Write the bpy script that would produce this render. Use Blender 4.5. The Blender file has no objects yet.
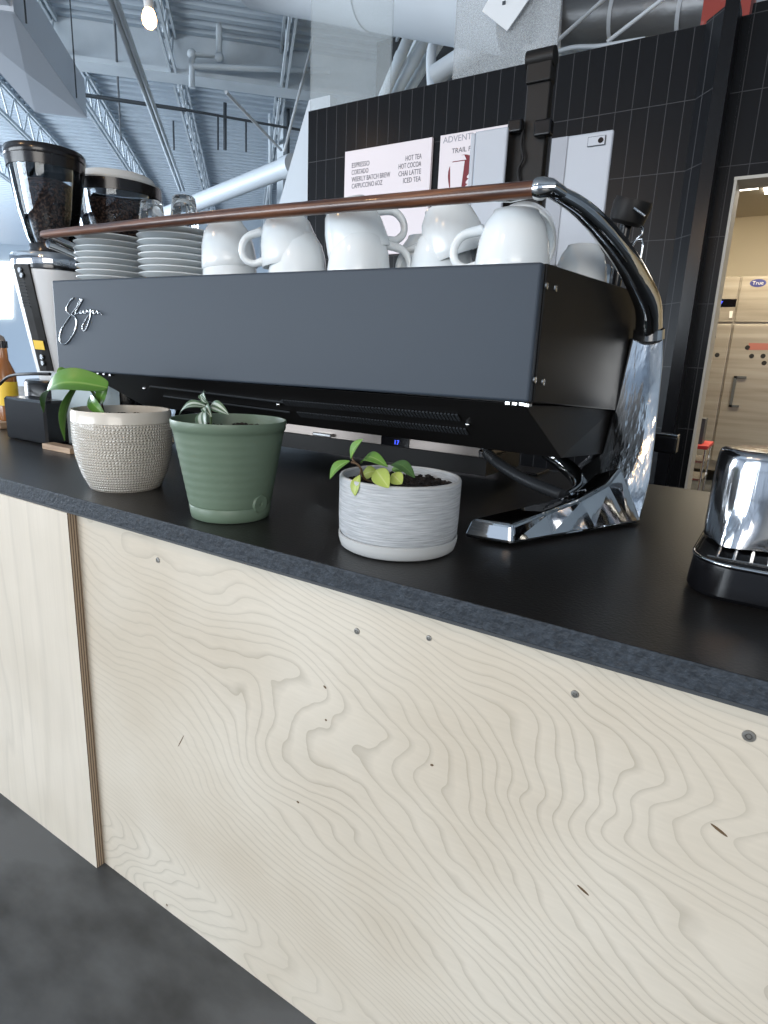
import bpy, bmesh, math, random
from mathutils import Vector, Matrix
import numpy as np
random.seed(7)
S = bpy.context.scene
COL = S.collection
ZC = 0.80                      # height of the worktop above the floor

# ------------------------------------------------------------------ camera
F_PX, PITCH, ROLL, YAW, CAMH = 619.0, .2442, .043, -.5647, .26
def cam_rows():
    cy, sy, cp, sp, cr, sr = math.cos(YAW), math.sin(YAW), math.cos(PITCH), math.sin(PITCH), math.cos(ROLL), math.sin(ROLL)
    def d(x, y, z):
        rx = cy*x - sy*y; fw = sy*x + cy*y; up = z
        f2 = cp*fw - sp*up; u2 = sp*fw + cp*up
        return (cr*rx + sr*u2, -(-sr*rx + cr*u2), f2)
    return np.array([d(1,0,0), d(0,1,0), d(0,0,1)]).T
R3 = cam_rows()
cam_d = bpy.data.cameras.new('camera'); cam = bpy.data.objects.new('camera', cam_d); COL.objects.link(cam)
cam_d.sensor_fit = 'HORIZONTAL'; cam_d.sensor_width = 36.0; cam_d.lens = F_PX/768*36.0
cam_d.clip_start = .02; cam_d.clip_end = 200
M = Matrix.Identity(4)
for i in range(3):
    M[i][0] = R3[0][i]; M[i][1] = -R3[1][i]; M[i][2] = -R3[2][i]
M[2][3] = CAMH + ZC
cam.matrix_world = M
S.camera = cam
# measuring helpers: where the sight line of an image point meets a plane of the room (z measured from the worktop)
def ray(x, y): return Vector(R3.T @ np.array([(x-384)/F_PX, (y-512)/F_PX, 1.0]))
def atz(x, y, z):
    r = ray(x, y); t = (z-CAMH)/r.z; return Vector((r.x*t, r.y*t, z+ZC))
def aty(x, y, Y):
    r = ray(x, y); t = Y/r.y; return Vector((r.x*t, Y, r.z*t+CAMH+ZC))
def atplane(x, y, p, n):
    r = ray(x, y); o = Vector((0,0,CAMH+ZC)); t = (p-o).dot(n)/r.dot(n); return o + r*t

# ------------------------------------------------------------------ world, exposure, large lights
S.view_settings.view_transform = 'Standard'; S.view_settings.look = 'None'
S.view_settings.gamma = 1.0; S.view_settings.exposure = 0.12; S.view_settings.use_curve_mapping = False
W = bpy.data.worlds.new('daylight'); S.world = W; W.use_nodes = True
bg = W.node_tree.nodes['Background']; bg.inputs[0].default_value = (.66, .80, 1, 1); bg.inputs[1].default_value = .95

def area(name, loc, target, sx, sy, power, color):
    l = bpy.data.lights.new(name, 'AREA'); l.shape = 'RECTANGLE'; l.size = sx; l.size_y = sy; l.energy = power; l.color = color
    o = bpy.data.objects.new(name, l); COL.objects.link(o); o.location = loc
    o.rotation_euler = (Vector(target)-Vector(loc)).to_track_quat('-Z', 'Y').to_euler(); return o
area('window_daylight', (3.2, -4.6, 2.2), (-.3, .6, .7), 3.6, 2.6, 185, (1, .95, .88))
area('west_window_daylight', (-14.5, 1.0, 1.6), (-8, 9, 4.6), 8, 2.4, 1350, (.82, .91, 1))  # added fill light, aimed up to brighten the roof deck
area('south_window_daylight', (-6, -5.5, 1.5), (-7, 6, 5.0), 8, 2.4, 650, (.85, .93, 1))  # second added fill, lifts the ceiling from the front side
area('kitchen_ceiling_light', (-.1, 5.2, 2.55), (-.1, 5.9, 0), 1.6, 1.2, 115, (1, .86, .62))

# ------------------------------------------------------------------ materials
def nt(m): return m.node_tree.nodes, m.node_tree.links
def mat(name, col, rough=.5, metal=0., spec=.5, trans=0., ior=1.45, emit=None, es=0, coat=0, bump=None, alpha=1, var=None):
    m = bpy.data.materials.new(name); m.use_nodes = True; n, l = nt(m); b = n['Principled BSDF']
    b.inputs['Base Color'].default_value = (*col, 1); b.inputs['Roughness'].default_value = rough
    b.inputs['Metallic'].default_value = metal; b.inputs['Specular IOR Level'].default_value = spec
    b.inputs['Transmission Weight'].default_value = trans; b.inputs['IOR'].default_value = ior
    b.inputs['Coat Weight'].default_value = coat; b.inputs['Alpha'].default_value = alpha
    if emit: b.inputs['Emission Color'].default_value = (*emit, 1); b.inputs['Emission Strength'].default_value = es
    if bump or var:
        tc = n.new('ShaderNodeTexCoord')
    if bump:
        sc, st, dist = bump[:3]; stretch = bump[3] if len(bump) > 3 else (1,1,1)
        mp = n.new('ShaderNodeMapping'); mp.inputs['Scale'].default_value = stretch; l.new(tc.outputs['Object'], mp.inputs[0])
        no = n.new('ShaderNodeTexNoise'); no.inputs['Scale'].default_value = sc; no.inputs['Detail'].default_value = 4
        l.new(mp.outputs[0], no.inputs['Vector'])
        bp = n.new('ShaderNodeBump'); bp.inputs['Strength'].default_value = st; bp.inputs['Distance'].default_value = dist
        l.new(no.outputs[0], bp.inputs['Height']); l.new(bp.outputs[0], b.inputs['Normal'])
    if var:
        sc, c2, lo, hi = var[:4]; stretch = var[4] if len(var) > 4 else (1,1,1)
        mp = n.new('ShaderNodeMapping'); mp.inputs['Scale'].default_value = stretch; l.new(tc.outputs['Object'], mp.inputs[0])
        no = n.new('ShaderNodeTexNoise'); no.inputs['Scale'].default_value = sc; no.inputs['Detail'].default_value = 5
        l.new(mp.outputs[0], no.inputs['Vector'])
        r = n.new('ShaderNodeValToRGB'); r.color_ramp.elements[0].position = lo; r.color_ramp.elements[1].position = hi
        r.color_ramp.elements[0].color = (*col, 1); r.color_ramp.elements[1].color = (*c2, 1)
        l.new(no.outputs[0], r.inputs[0]); l.new(r.outputs[0], b.inputs['Base Color'])
    return m

def math_node(n, l, op, a, b=None, c=None):
    x = n.new('ShaderNodeMath'); x.operation = op
    for i, v in enumerate((a, b, c)):
        if v is None: continue
        if isinstance(v, (int, float)): x.inputs[i].default_value = v
        else: l.new(v, x.inputs[i])
    return x.outputs[0]

MT = {}
MT['chrome'] = mat('polished_chrome', (.60,.61,.62), .05, 1, bump=(5, .25, .012))
MT['chrome_wavy'] = mat('sculpted_chrome', (.70,.73,.76), .13, 1, bump=(22, .45, .010, (1,1,.16)))
MT['steel'] = mat('brushed_steel', (.50,.50,.50), .24, 1, bump=(60, .08, .002, (1,1,.05)))
MT['traysteel'] = mat('dull_tray_steel', (.20,.175,.16), .3, 1, bump=(60, .08, .002, (.05,1,1)))
MT['pitcher'] = mat('pitcher_steel', (.50,.51,.53), .13, 1, bump=(30, .45, .006, (1,1,.08)))
MT['collar'] = mat('collar_steel', (.55,.55,.56), .10, 1, bump=(26, .45, .008, (1,1,.05)))
MT['fridge'] = mat('fridge_steel', (.36,.33,.28), .40, .75, bump=(3, .05, .01, (.3,1,6)), var=(3.5, (.24,.21,.17), .35, .7, (.25,1,5)))
MT['face'] = mat('satin_charcoal_paint', (.036,.047,.063), .47, .0, .24, bump=(500, .05, .0005))
MT['blackmetal'] = mat('matt_black_metal', (.010,.0095,.0095), .45, 0, .22)
MT['blackgloss'] = mat('gloss_black_plastic', (.005,.005,.006), .22, 0, .35)
MT['rubber'] = mat('black_rubber', (.010,.010,.011), .6, 0, .3)
MT['hose'] = mat('ribbed_drain_hose', (.03,.033,.037), .4, 0, .5)
MT['cup'] = mat('white_porcelain', (.70,.74,.76), .16, 0, .5)
MT['whitepaint'] = mat('white_enamel', (.66,.68,.70), .35)
MT['glass'] = mat('clear_glass', (.95,.97,.98), .02, 0, .5, 1.0, 1.45)
MT['acrylic'] = mat('clear_hopper_plastic', (.35,.38,.42), .03, 0, .8, alpha=.16)
def clear_shell():
    m = bpy.data.materials.new('clear_hopper_shell'); m.use_nodes = True; n, l = nt(m); n.clear()
    o = n.new('ShaderNodeOutputMaterial'); t = n.new('ShaderNodeBsdfTransparent'); t.inputs[0].default_value = (.93,.95,.97,1)
    g = n.new('ShaderNodeBsdfGlossy'); g.inputs['Roughness'].default_value = .03; g.inputs[0].default_value = (.9,.95,1,1)
    f = n.new('ShaderNodeFresnel'); f.inputs[0].default_value = 1.4; mx = n.new('ShaderNodeMixShader')
    l.new(f.outputs[0], mx.inputs[0]); l.new(t.outputs[0], mx.inputs[1]); l.new(g.outputs[0], mx.inputs[2]); l.new(mx.outputs[0], o.inputs[0]); return m
MT['acrylic'] = clear_shell()
MT['bin'] = mat('translucent_plastic', (.62,.72,.76), .18, 0, .5, alpha=.45)
MT['bean'] = mat('roasted_coffee_beans', (.012,.006,.004), .5, 0, .3, bump=(150, 1, .01), var=(150, (.12,.065,.045), .47, .62))
MT['lidblack'] = mat('smoked_black_lid', (.012,.011,.012), .2)
MT['white'] = mat('white_tablet_shell', (.38,.41,.46), .35)
MT['coverwhite'] = mat('grey_tablet_cover', (.28,.30,.34), .4)
MT['lidwhite'] = mat('pale_grey_lid', (.60,.62,.62), .4)
MT['yellow'] = mat('yellow_sticker', (.75,.50,.04), .5)
MT['amber'] = mat('amber_syrup', (.35,.13,.03), .12, 0, .5, .4)
MT['kraft'] = mat('beige_paper', (.42,.34,.28), .6)
MT['lightwood'] = mat('light_wood', (.42,.30,.20), .5, var=(12, (.30,.20,.13), .4, .6, (1,1,8)))
MT['soil'] = mat('potting_soil', (.008,.006,.005), .9, bump=(150, 1, .01), var=(120, (.05,.035,.028), .5, .75))
MT['ceil'] = mat('painted_steel_deck', (.46,.53,.60), .5)
MT['beam'] = mat('painted_structural_steel', (.56,.62,.67), .5, var=(3, (.46,.52,.57), .3, .7))
MT['darkpipe'] = mat('dark_conduit', (.05,.06,.07), .4)
MT['duct'] = mat('galvanised_duct', (.50,.54,.60), .45, .15, bump=(4, .05, .02))
MT['whiteduct'] = mat('white_round_duct', (.50,.55,.60), .45)
MT['silverpipe'] = mat('silver_insulated_pipe', (.20,.21,.22), .4, .5, bump=(20, .3, .01))
MT['redsteel'] = mat('red_primer_steel', (.25,.035,.025), .55, var=(9, (.50,.28,.26), .55, .7))
MT['darkwall'] = mat('dark_void_wall', (.03,.035,.04), .7)
MT['paintwall'] = mat('pale_blue_grey_wall', (.50,.57,.63), .7)
MT['cream'] = mat('kitchen_cream_wall', (.62,.55,.42), .7)
MT['creamceil'] = mat('kitchen_ceiling', (.52,.47,.38), .8)
MT['trim'] = mat('pale_door_trim', (.48,.45,.40), .5)
MT['text'] = mat('grey_lettering', (.10,.10,.12), .6)
MT['textpale'] = mat('pale_lettering', (.30,.30,.34), .6)
MT['maroon'] = mat('maroon_print', (.17,.014,.022), .6)
MT['poster'] = mat('white_menu_board', (.62,.575,.60), .5, emit=(.9,.75,.74), es=.12)  # faint glow added to the board colour; the board is no lamp
MT['redplastic'] = mat('red_plastic', (.45,.03,.03), .4)
MT['fadedred'] = mat('faded_red', (.30,.10,.08), .5)
MT['paper'] = mat('white_paper', (.75,.74,.70), .7)
MT['blue'] = mat('blue_badge', (.03,.04,.22), .4)
MT['display'] = mat('dark_display', (.004,.004,.006), .12)
MT['digits'] = mat('blue_digits', (.01,.02,.3), .4, emit=(.05,.1,1), es=2.2)
MT['bulb'] = mat('glowing_bulb', (1,.7,.35), .3, emit=(1,.55,.22), es=9)
MT['panel_light'] = mat('kitchen_light_panel', (1,1,1), .5, emit=(1,.93,.8), es=5)
MT['socket'] = mat('white_socket', (.55,.57,.58), .4)
MT['screwhead'] = mat('zinc_screw', (.30,.29,.27), .4, .8)
MT['mullion'] = mat('dark_window_frame', (.05,.055,.06), .5)
MT['rope'] = mat('pale_rod', (.50,.54,.58), .45)

def leafmat(name, c1, c2, stripe=None):
    m = mat(name, c1, .38); n, l = nt(m); b = n['Principled BSDF']
    uv = n.new('ShaderNodeUVMap'); sp = n.new('ShaderNodeSeparateXYZ'); l.new(uv.outputs[0], sp.inputs[0])
    d = math_node(n, l, 'ABSOLUTE', math_node(n, l, 'SUBTRACT', sp.outputs[0], .5))
    r = n.new('ShaderNodeValToRGB'); e = r.color_ramp.elements
    if stripe:
        e[0].position = 0; e[0].color = (*c1, 1); e[1].position = .5; e[1].color = (*c1, 1)
        for p, c in ((.07, c1), (.13, stripe), (.27, stripe), (.33, c1)):
            x = e.new(p); x.color = (*c, 1)
    else:
        e[0].position = 0; e[0].color = (*c2, 1); e[1].position = .06; e[1].color = (*c1, 1)
        x = e.new(.5); x.color = tuple(v*.85 for v in c1)+(1,)
    l.new(d, r.inputs[0]); l.new(r.outputs[0], b.inputs['Base Color'])
    b.inputs['Subsurface Weight'].default_value = .0
    return m
MT['pothos'] = leafmat('green_leaf', (.10,.24,.035), (.24,.38,.10))
MT['striped'] = leafmat('striped_leaf', (.07,.12,.07), (.1,.15,.1), (.42,.48,.42))
MT['leafgreen'] = leafmat('small_green_leaf', (.13,.27,.05), (.3,.42,.14))
MT['leafyellow'] = leafmat('yellow_green_leaf', (.34,.42,.09), (.45,.5,.2))
MT['leafdark'] = leafmat('dark_green_leaf', (.05,.11,.03), (.1,.18,.06))
MT['stem'] = mat('brown_stem', (.12,.075,.04), .5)
MT['stemgreen'] = mat('green_stem', (.10,.16,.05), .45)

def birch(name, rings, c_lo, c_hi, knots=()):
    m = mat(name, c_hi, .42, 0, .35); n, l = nt(m); b = n['Principled BSDF']
    tc = n.new('ShaderNodeTexCoord')
    mp = n.new('ShaderNodeMapping'); l.new(tc.outputs['Object'], mp.inputs[0])
    mp.inputs['Scale'].default_value = (.9, .2, 2.0) if rings else (5, .2, .5)
    mp.inputs['Rotation'].default_value = (0, math.radians(14 if rings else 0), 0)
    no = n.new('ShaderNodeTexNoise'); no.inputs['Scale'].default_value = 1.15; no.inputs['Detail'].default_value = 3.2; no.inputs['Roughness'].default_value = .42; no.inputs['Distortion'].default_value = .3
    l.new(mp.outputs[0], no.inputs['Vector'])
    if rings:
        sp = n.new('ShaderNodeSeparateXYZ'); l.new(tc.outputs['Object'], sp.inputs[0])
        ramp = math_node(n, l, 'ADD', math_node(n, l, 'MULTIPLY', sp.outputs[2], .95), math_node(n, l, 'MULTIPLY', sp.outputs[0], .42))
        val = math_node(n, l, 'ADD', math_node(n, l, 'MULTIPLY', no.outputs[0], .80), ramp)
        # fine wobble of each line
        nw = n.new('ShaderNodeTexNoise'); nw.inputs['Scale'].default_value = 14; nw.inputs['Detail'].default_value = 2; l.new(tc.outputs['Object'], nw.inputs['Vector'])
        val = math_node(n, l, 'ADD', val, math_node(n, l, 'MULTIPLY', nw.outputs[0], .022))
        s = math_node(n, l, 'FRACT', math_node(n, l, 'MULTIPLY', val, 50))
    else:
        s = math_node(n, l, 'FRACT', math_node(n, l, 'MULTIPLY', no.outputs[0], 10))
    r = n.new('ShaderNodeValToRGB'); e = r.color_ramp.elements
    e[0].position = 0; e[0].color = (.70,.69,.67,1) if rings else (.93,.93,.93,1)
    e[1].position = 1; e[1].color = (.95,.95,.95,1)
    x = e.new(.14); x.color = (.88,.88,.88,1); x = e.new(.32); x.color = (1,1,1,1)
    l.new(s, r.inputs[0])
    n2 = n.new('ShaderNodeTexNoise'); n2.inputs['Scale'].default_value = 3.0; n2.inputs['Detail'].default_value = 3; l.new(tc.outputs['Object'], n2.inputs['Vector'])
    r2 = n.new('ShaderNodeValToRGB'); r2.color_ramp.elements[0].position = .35; r2.color_ramp.elements[1].position = .65
    r2.color_ramp.elements[0].color = (*c_lo, 1); r2.color_ramp.elements[1].color = (*c_hi, 1); l.new(n2.outputs[0], r2.inputs[0])
    # fine fibre
    mp3 = n.new('ShaderNodeMapping'); mp3.inputs['Scale'].default_value = (30, 1, 260) if rings else (260, 1, 12); l.new(tc.outputs['Object'], mp3.inputs[0])
    n3 = n.new('ShaderNodeTexNoise'); n3.inputs['Scale'].default_value = 1; l.new(mp3.outputs[0], n3.inputs['Vector'])
    f3 = math_node(n, l, 'MULTIPLY_ADD', n3.outputs[0], .10, .95)
    # the grain lines fade in and out over the sheet
    n4 = n.new('ShaderNodeTexNoise'); n4.inputs['Scale'].default_value = 2.2; l.new(tc.outputs['Object'], n4.inputs['Vector'])
    f4 = n.new('ShaderNodeMapRange'); f4.inputs[1].default_value = .3; f4.inputs[2].default_value = .68; f4.inputs[3].default_value = .35; f4.inputs[4].default_value = 1.0
    l.new(n4.outputs[0], f4.inputs[0])
    mx = n.new('ShaderNodeMix'); mx.data_type = 'RGBA'; mx.blend_type = 'MULTIPLY'
    l.new(f4.outputs[0], mx.inputs[0]); l.new(r2.outputs[0], mx.inputs[6]); l.new(r.outputs[0], mx.inputs[7])
    mx2 = n.new('ShaderNodeMix'); mx2.data_type = 'RGBA'; mx2.blend_type = 'MULTIPLY'; mx2.inputs[0].default_value = 1
    cb = n.new('ShaderNodeCombineColor'); [l.new(f3, cb.inputs[i]) for i in range(3)]
    l.new(mx.outputs[2], mx2.inputs[6]); l.new(cb.outputs[0], mx2.inputs[7])
    l.new(mx2.outputs[2], b.inputs['Base Color'])
    return m
MT['birch'] = birch('birch_plywood', True, (.52,.465,.38), (.60,.555,.475))
MT['birch2'] = birch('pale_birch_plywood', False, (.56,.51,.43), (.63,.58,.50))

def ply_edge():
    m = mat('plywood_edge', (.3,.2,.13), .6); n, l = nt(m); b = n['Principled BSDF']
    tc = n.new('ShaderNodeTexCoord'); sp = n.new('ShaderNodeSeparateXYZ'); l.new(tc.outputs['Object'], sp.inputs[0])
    f = math_node(n, l, 'FRACT', math_node(n, l, 'MULTIPLY', sp.outputs[1], 210.))
    r = n.new('ShaderNodeValToRGB'); r.color_ramp.interpolation = 'CONSTANT'; e = r.color_ramp.elements
    e[0].color = (.12,.08,.055,1); e[1].position = .45; e[1].color = (.40,.31,.22,1); l.new(f, r.inputs[0]); l.new(r.outputs[0], b.inputs['Base Color'])
    return m
MT['plyedge'] = ply_edge()

def tile_mat():
    m = mat('black_wall_tile', (.010,.010,.011), .30, 0, .16); n, l = nt(m); b = n['Principled BSDF']
    tc = n.new('ShaderNodeTexCoord'); sp = n.new('ShaderNodeSeparateXYZ'); l.new(tc.outputs['Object'], sp.inputs[0])
    def grid(out, per, off, w):
        f = math_node(n, l, 'FRACT', math_node(n, l, 'DIVIDE', math_node(n, l, 'ADD', out, off), per))
        a = math_node(n, l, 'LESS_THAN', f, w/per); return a
    gx = grid(sp.outputs[0], .0790, 10*.0790+.015, .0032)
    gz = grid(sp.outputs[2], .3030, 10*.3030-(1.487+ZC)+.0015, .0036)
    g = math_node(n, l, 'MAXIMUM', gx, gz)
    mx = n.new('ShaderNodeMix'); mx.data_type = 'RGBA'; l.new(g, mx.inputs[0])
    mx.inputs[6].default_value = (.008,.0085,.010,1); mx.inputs[7].default_value = (.055,.055,.058,1)
    l.new(mx.outputs[2], b.inputs['Base Color'])
    bp = n.new('ShaderNodeBump'); bp.invert = True; bp.inputs['Strength'].default_value = .5; bp.inputs['Distance'].default_value = .002
    l.new(g, bp.inputs['Height']); l.new(bp.outputs[0], b.inputs['Normal'])
    return m
MT['tile'] = tile_mat()

def stone():
    m = mat('black_stone_worktop', (.013,.0125,.012), .36, 0, .5, bump=(230, .35, .0012)); return m
MT['stone'] = stone()
MT['stone_edge'] = mat('rough_stone_edge', (.020,.025,.032), .6, 0, .35, bump=(190, .8, .003), var=(150, (.042,.052,.066), .35, .75))
MT['concrete'] = mat('dark_sealed_concrete', (.030,.032,.034), .42, 0, .5, bump=(6, .15, .01), var=(3.4, (.105,.112,.120), .36, .60, (1,1.8,1)))

def wood_rail():
    m = mat('oiled_walnut_rail', (.13,.05,.025), .32, 0, .5, coat=.3); n, l = nt(m); b = n['Principled BSDF']
    tc = n.new('ShaderNodeTexCoord'); mp = n.new('ShaderNodeMapping'); mp.inputs['Scale'].default_value = (5, 90, 90); l.new(tc.outputs['Object'], mp.inputs[0])
    no = n.new('ShaderNodeTexNoise'); no.inputs['Scale'].default_value = 1.4; no.inputs['Detail'].default_value = 5; l.new(mp.outputs[0], no.inputs['Vector'])
    r = n.new('ShaderNodeValToRGB'); e = r.color_ramp.elements; e[0].position = .35; e[0].color = (.035,.012,.008,1); e[1].position = .68; e[1].color = (.17,.070,.034,1)
    l.new(no.outputs[0], r.inputs[0]); l.new(r.outputs[0], b.inputs['Base Color']); return m
MT['rail'] = wood_rail()

def pot_beige():
    m = mat('glazed_beige_weave', (.60,.56,.49), .25, 0, .5, coat=.3); n, l = nt(m); b = n['Principled BSDF']
    uv = n.new('ShaderNodeUVMap'); sp = n.new('ShaderNodeSeparateXYZ'); l.new(uv.outputs[0], sp.inputs[0])
    no = n.new('ShaderNodeTexNoise'); no.inputs['Scale'].default_value = 14; l.new(uv.outputs[0], no.inputs['Vector'])
    wob = math_node(n, l, 'MULTIPLY', no.outputs[0], .02)
    a = math_node(n, l, 'SINE', math_node(n, l, 'MULTIPLY', math_node(n, l, 'ADD', sp.outputs[0], wob), 2*math.pi*95))
    c = math_node(n, l, 'SINE', math_node(n, l, 'MULTIPLY', math_node(n, l, 'ADD', sp.outputs[1], wob), 2*math.pi*30))
    p = math_node(n, l, 'MINIMUM', a, c)
    msk = math_node(n, l, 'LESS_THAN', sp.outputs[1], .86)
    h = math_node(n, l, 'MULTIPLY', p, msk)
    bp = n.new('ShaderNodeBump'); bp.inputs['Strength'].default_value = .8; bp.inputs['Distance'].default_value = .0016
    l.new(h, bp.inputs['Height']); l.new(bp.outputs[0], b.inputs['Normal'])
    mr = n.new('ShaderNodeMapRange'); mr.inputs[1].default_value = -1; mr.inputs[2].default_value = .4
    l.new(h, mr.inputs[0])
    mx = n.new('ShaderNodeMix'); mx.data_type = 'RGBA'; l.new(mr.outputs[0], mx.inputs[0]); mx.inputs[6].default_value = (.50,.46,.40,1); mx.inputs[7].default_value = (.66,.62,.55,1)
    l.new(mx.outputs[2], b.inputs['Base Color'])
    return m
MT['potbeige'] = pot_beige()
MT['potgreen'] = mat('sage_green_plastic', (.125,.175,.125), .42, 0, .45, bump=(1, .0, .001))
MT['potwhite'] = mat('ribbed_grey_white_concrete', (.33,.35,.37), .75, 0, .3, bump=(110, .9, .002, (.3,.3,5)), var=(110, (.52,.54,.56), .3, .7, (.25,.25,4.5)))
MT['potrim'] = mat('smooth_white_concrete', (.45,.46,.46), .7, 0, .3)

def frosted():
    m = mat('speckled_translucent_screen', (.44,.47,.49), .5, alpha=.5); n, l = nt(m); b = n['Principled BSDF']
    tc = n.new('ShaderNodeTexCoord'); no = n.new('ShaderNodeTexNoise'); no.inputs['Scale'].default_value = 140; no.inputs['Detail'].default_value = 2
    l.new(tc.outputs['Object'], no.inputs['Vector'])
    mr = n.new('ShaderNodeMapRange'); mr.inputs[1].default_value = .35; mr.inputs[2].default_value = .65; mr.inputs[3].default_value = .30; mr.inputs[4].default_value = .54
    l.new(no.outputs[0], mr.inputs[0]); l.new(mr.outputs[0], b.inputs['Alpha']); return m
MT['screen'] = frosted()
def frosted2():
    m = frosted(); m.name = 'faint_translucent_screen'
    for x in m.node_tree.nodes:
        if x.type == 'MAP_RANGE': x.inputs[3].default_value = .22; x.inputs[4].default_value = .32
        if x.type == 'BSDF_PRINCIPLED': x.inputs['Base Color'].default_value = (.42,.47,.49,1)
    return m
MT['screen2'] = frosted2()

# ------------------------------------------------------------------ builders
def link(name, bm, m, parent=None, smooth=False, bevel=0, subsurf=0):
    me = bpy.data.meshes.new(name); bmesh.ops.recalc_face_normals(bm, faces=bm.faces); bm.to_mesh(me); bm.free()
    ms = m if isinstance(m, (list, tuple)) else [m]
    for x in ms: me.materials.append(MT[x] if isinstance(x, str) else x)
    o = bpy.data.objects.new(name, me); COL.objects.link(o)
    if smooth:
        for p in me.polygons: p.use_smooth = True
    if parent: o.parent = parent; o.matrix_parent_inverse = Matrix.Translation(parent.location).inverted() if parent.type == 'EMPTY' and not any(parent.rotation_euler) else Matrix.Identity(4)
    if bevel:
        b = o.modifiers.new('bevel', 'BEVEL'); b.width = bevel; b.segments = 3; b.limit_method = 'ANGLE'; b.angle_limit = math.radians(40)
        if smooth:
            pass
    if subsurf:
        s = o.modifiers.new('subsurf', 'SUBSURF'); s.levels = subsurf; s.render_levels = subsurf
    return o
def smooth_angle(o, ang=40):
    me = o.data
    for p in me.polygons: p.use_smooth = True
    bm = bmesh.new(); bm.from_mesh(me)
    for e in bm.edges:
        if len(e.link_faces) == 2 and e.calc_face_angle(0) > math.radians(ang): e.smooth = False
    bm.to_mesh(me); bm.free(); return o
def thing(name, label, cat, loc=(0,0,0), group=None):
    o = bpy.data.objects.new(name, None); COL.objects.link(o); o.location = loc; o.empty_display_size = .05
    return tag(o, label, cat, group)
def tag(o, label, cat, group=None):
    o['label'] = label; o['category'] = cat
    if group: o['group'] = group
    return o
def struct(o, label=None):
    o['kind'] = 'structure'
    if label: o['label'] = label
    return o
def box(bm, a, b, mi=0):
    (x0,y0,z0),(x1,y1,z1) = a, b
    v = [bm.verts.new(p) for p in ((x0,y0,z0),(x1,y0,z0),(x1,y1,z0),(x0,y1,z0),(x0,y0,z1),(x1,y0,z1),(x1,y1,z1),(x0,y1,z1))]
    for f in ((0,3,2,1),(4,5,6,7),(0,1,5,4),(1,2,6,5),(2,3,7,6),(3,0,4,7)):
        bm.faces.new([v[i] for i in f]).material_index = mi
    return v
def hexa(bm, pts, mi=0):
    v = [bm.verts.new(p) for p in pts]
    for f in ((0,3,2,1),(4,5,6,7),(0,1,5,4),(1,2,6,5),(2,3,7,6),(3,0,4,7)):
        bm.faces.new([v[i] for i in f]).material_index = mi
def newbox(name, a, b, m, parent=None, bevel=0):
    bm = bmesh.new(); box(bm, a, b); return link(name, bm, m, parent, bevel=bevel)
def obox(bm, c, ax, ay, az):        # oriented box, half axes
    c, ax, ay, az = map(Vector, (c, ax, ay, az))
    hexa(bm, [c-ax-ay-az, c+ax-ay-az, c+ax+ay-az, c-ax+ay-az, c-ax-ay+az, c+ax-ay+az, c+ax+ay+az, c-ax+ay+az])
def lathe(bm, prof, seg=48, c=(0,0,0), uv=False, closed=False, wob=None):
    c = Vector(c); rings = []
    for k, (r, z) in enumerate(prof):
        if r < 1e-6: rings.append([bm.verts.new(c+Vector((0,0,z)))])
        else: rings.append([bm.verts.new(c+Vector((r*math.cos(2*math.pi*i/seg), r*math.sin(2*math.pi*i/seg), z + (wob(i, k) if wob else 0)))) for i in range(seg)])
    ul = bm.loops.layers.uv.verify() if uv else None
    zs = [z for _, z in prof]; z0, z1 = min(zs), max(zs)
    for a, b in zip(rings, rings[1:]):
        for i in range(seg):
            j = (i+1) % seg
            if len(a) == 1 and len(b) == 1: continue
            if len(a) == 1: f = bm.faces.new((a[0], b[j], b[i]))
            elif len(b) == 1: f = bm.faces.new((a[i], a[j], b[0]))
            else: f = bm.faces.new((a[i], a[j], b[j], b[i]))
            if uv:
                for lp in f.loops:
                    v = lp.vert; idx = i if v in (a[i] if len(a) > 1 else None, b[i] if len(b) > 1 else None) else i+1
                    lp[ul].uv = (idx/seg, (v.co.z-c.z-z0)/(z1-z0))
    return rings
def tube(bm, pts, r, seg=10, caps=True, flat=1.0):
    pts = [Vector(p) for p in pts]; n = len(pts)
    rs = r if isinstance(r, (list, tuple)) else [r]*n
    T = [((pts[min(i+1,n-1)]-pts[max(i-1,0)]).normalized()) for i in range(n)]
    up = Vector((0,0,1)) if abs(T[0].z) < .9 else Vector((1,0,0))
    N = (up - T[0]*up.dot(T[0])).normalized(); rings = []
    for i in range(n):
        N = (N - T[i]*N.dot(T[i])).normalized(); B = T[i].cross(N)
        rings.append([bm.verts.new(pts[i] + (N*math.cos(2*math.pi*k/seg)+B*math.sin(2*math.pi*k/seg)*flat)*rs[i]) for k in range(seg)])
    for a, b in zip(rings, rings[1:]):
        for k in range(seg): bm.faces.new((a[k], a[(k+1)%seg], b[(k+1)%seg], b[k]))
    if caps: bm.faces.new(rings[0][::-1]); bm.faces.new(rings[-1])
def spline(pts, n=8):
    P = [Vector(p) for p in pts]; P = [P[0]*2-P[1]] + P + [P[-1]*2-P[-2]]; out = []
    for i in range(1, len(P)-2):
        for k in range(n):
            t = k/n; a, b, c, d = P[i-1:i+3]
            out.append(.5*((2*b)+(c-a)*t+(2*a-5*b+4*c-d)*t*t+(3*b-a-3*c+d)*t**3))
    out.append(P[-2]); return out
def lerps(v, n):
    out = []
    for a, b in zip(v, v[1:]):
        out += [a+(b-a)*k/n for k in range(n)]
    return out+[v[-1]]
def newtube(name, pts, r, m, parent=None, seg=10, flat=1.0):
    bm = bmesh.new(); tube(bm, pts, r, seg, flat=flat); return smooth_angle(link(name, bm, m, parent), 50)
def newlathe(name, prof, m, parent=None, c=(0,0,0), seg=48, uv=False, ang=40):
    bm = bmesh.new(); lathe(bm, prof, seg, c, uv); return smooth_angle(link(name, bm, m, parent), ang)
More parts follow.
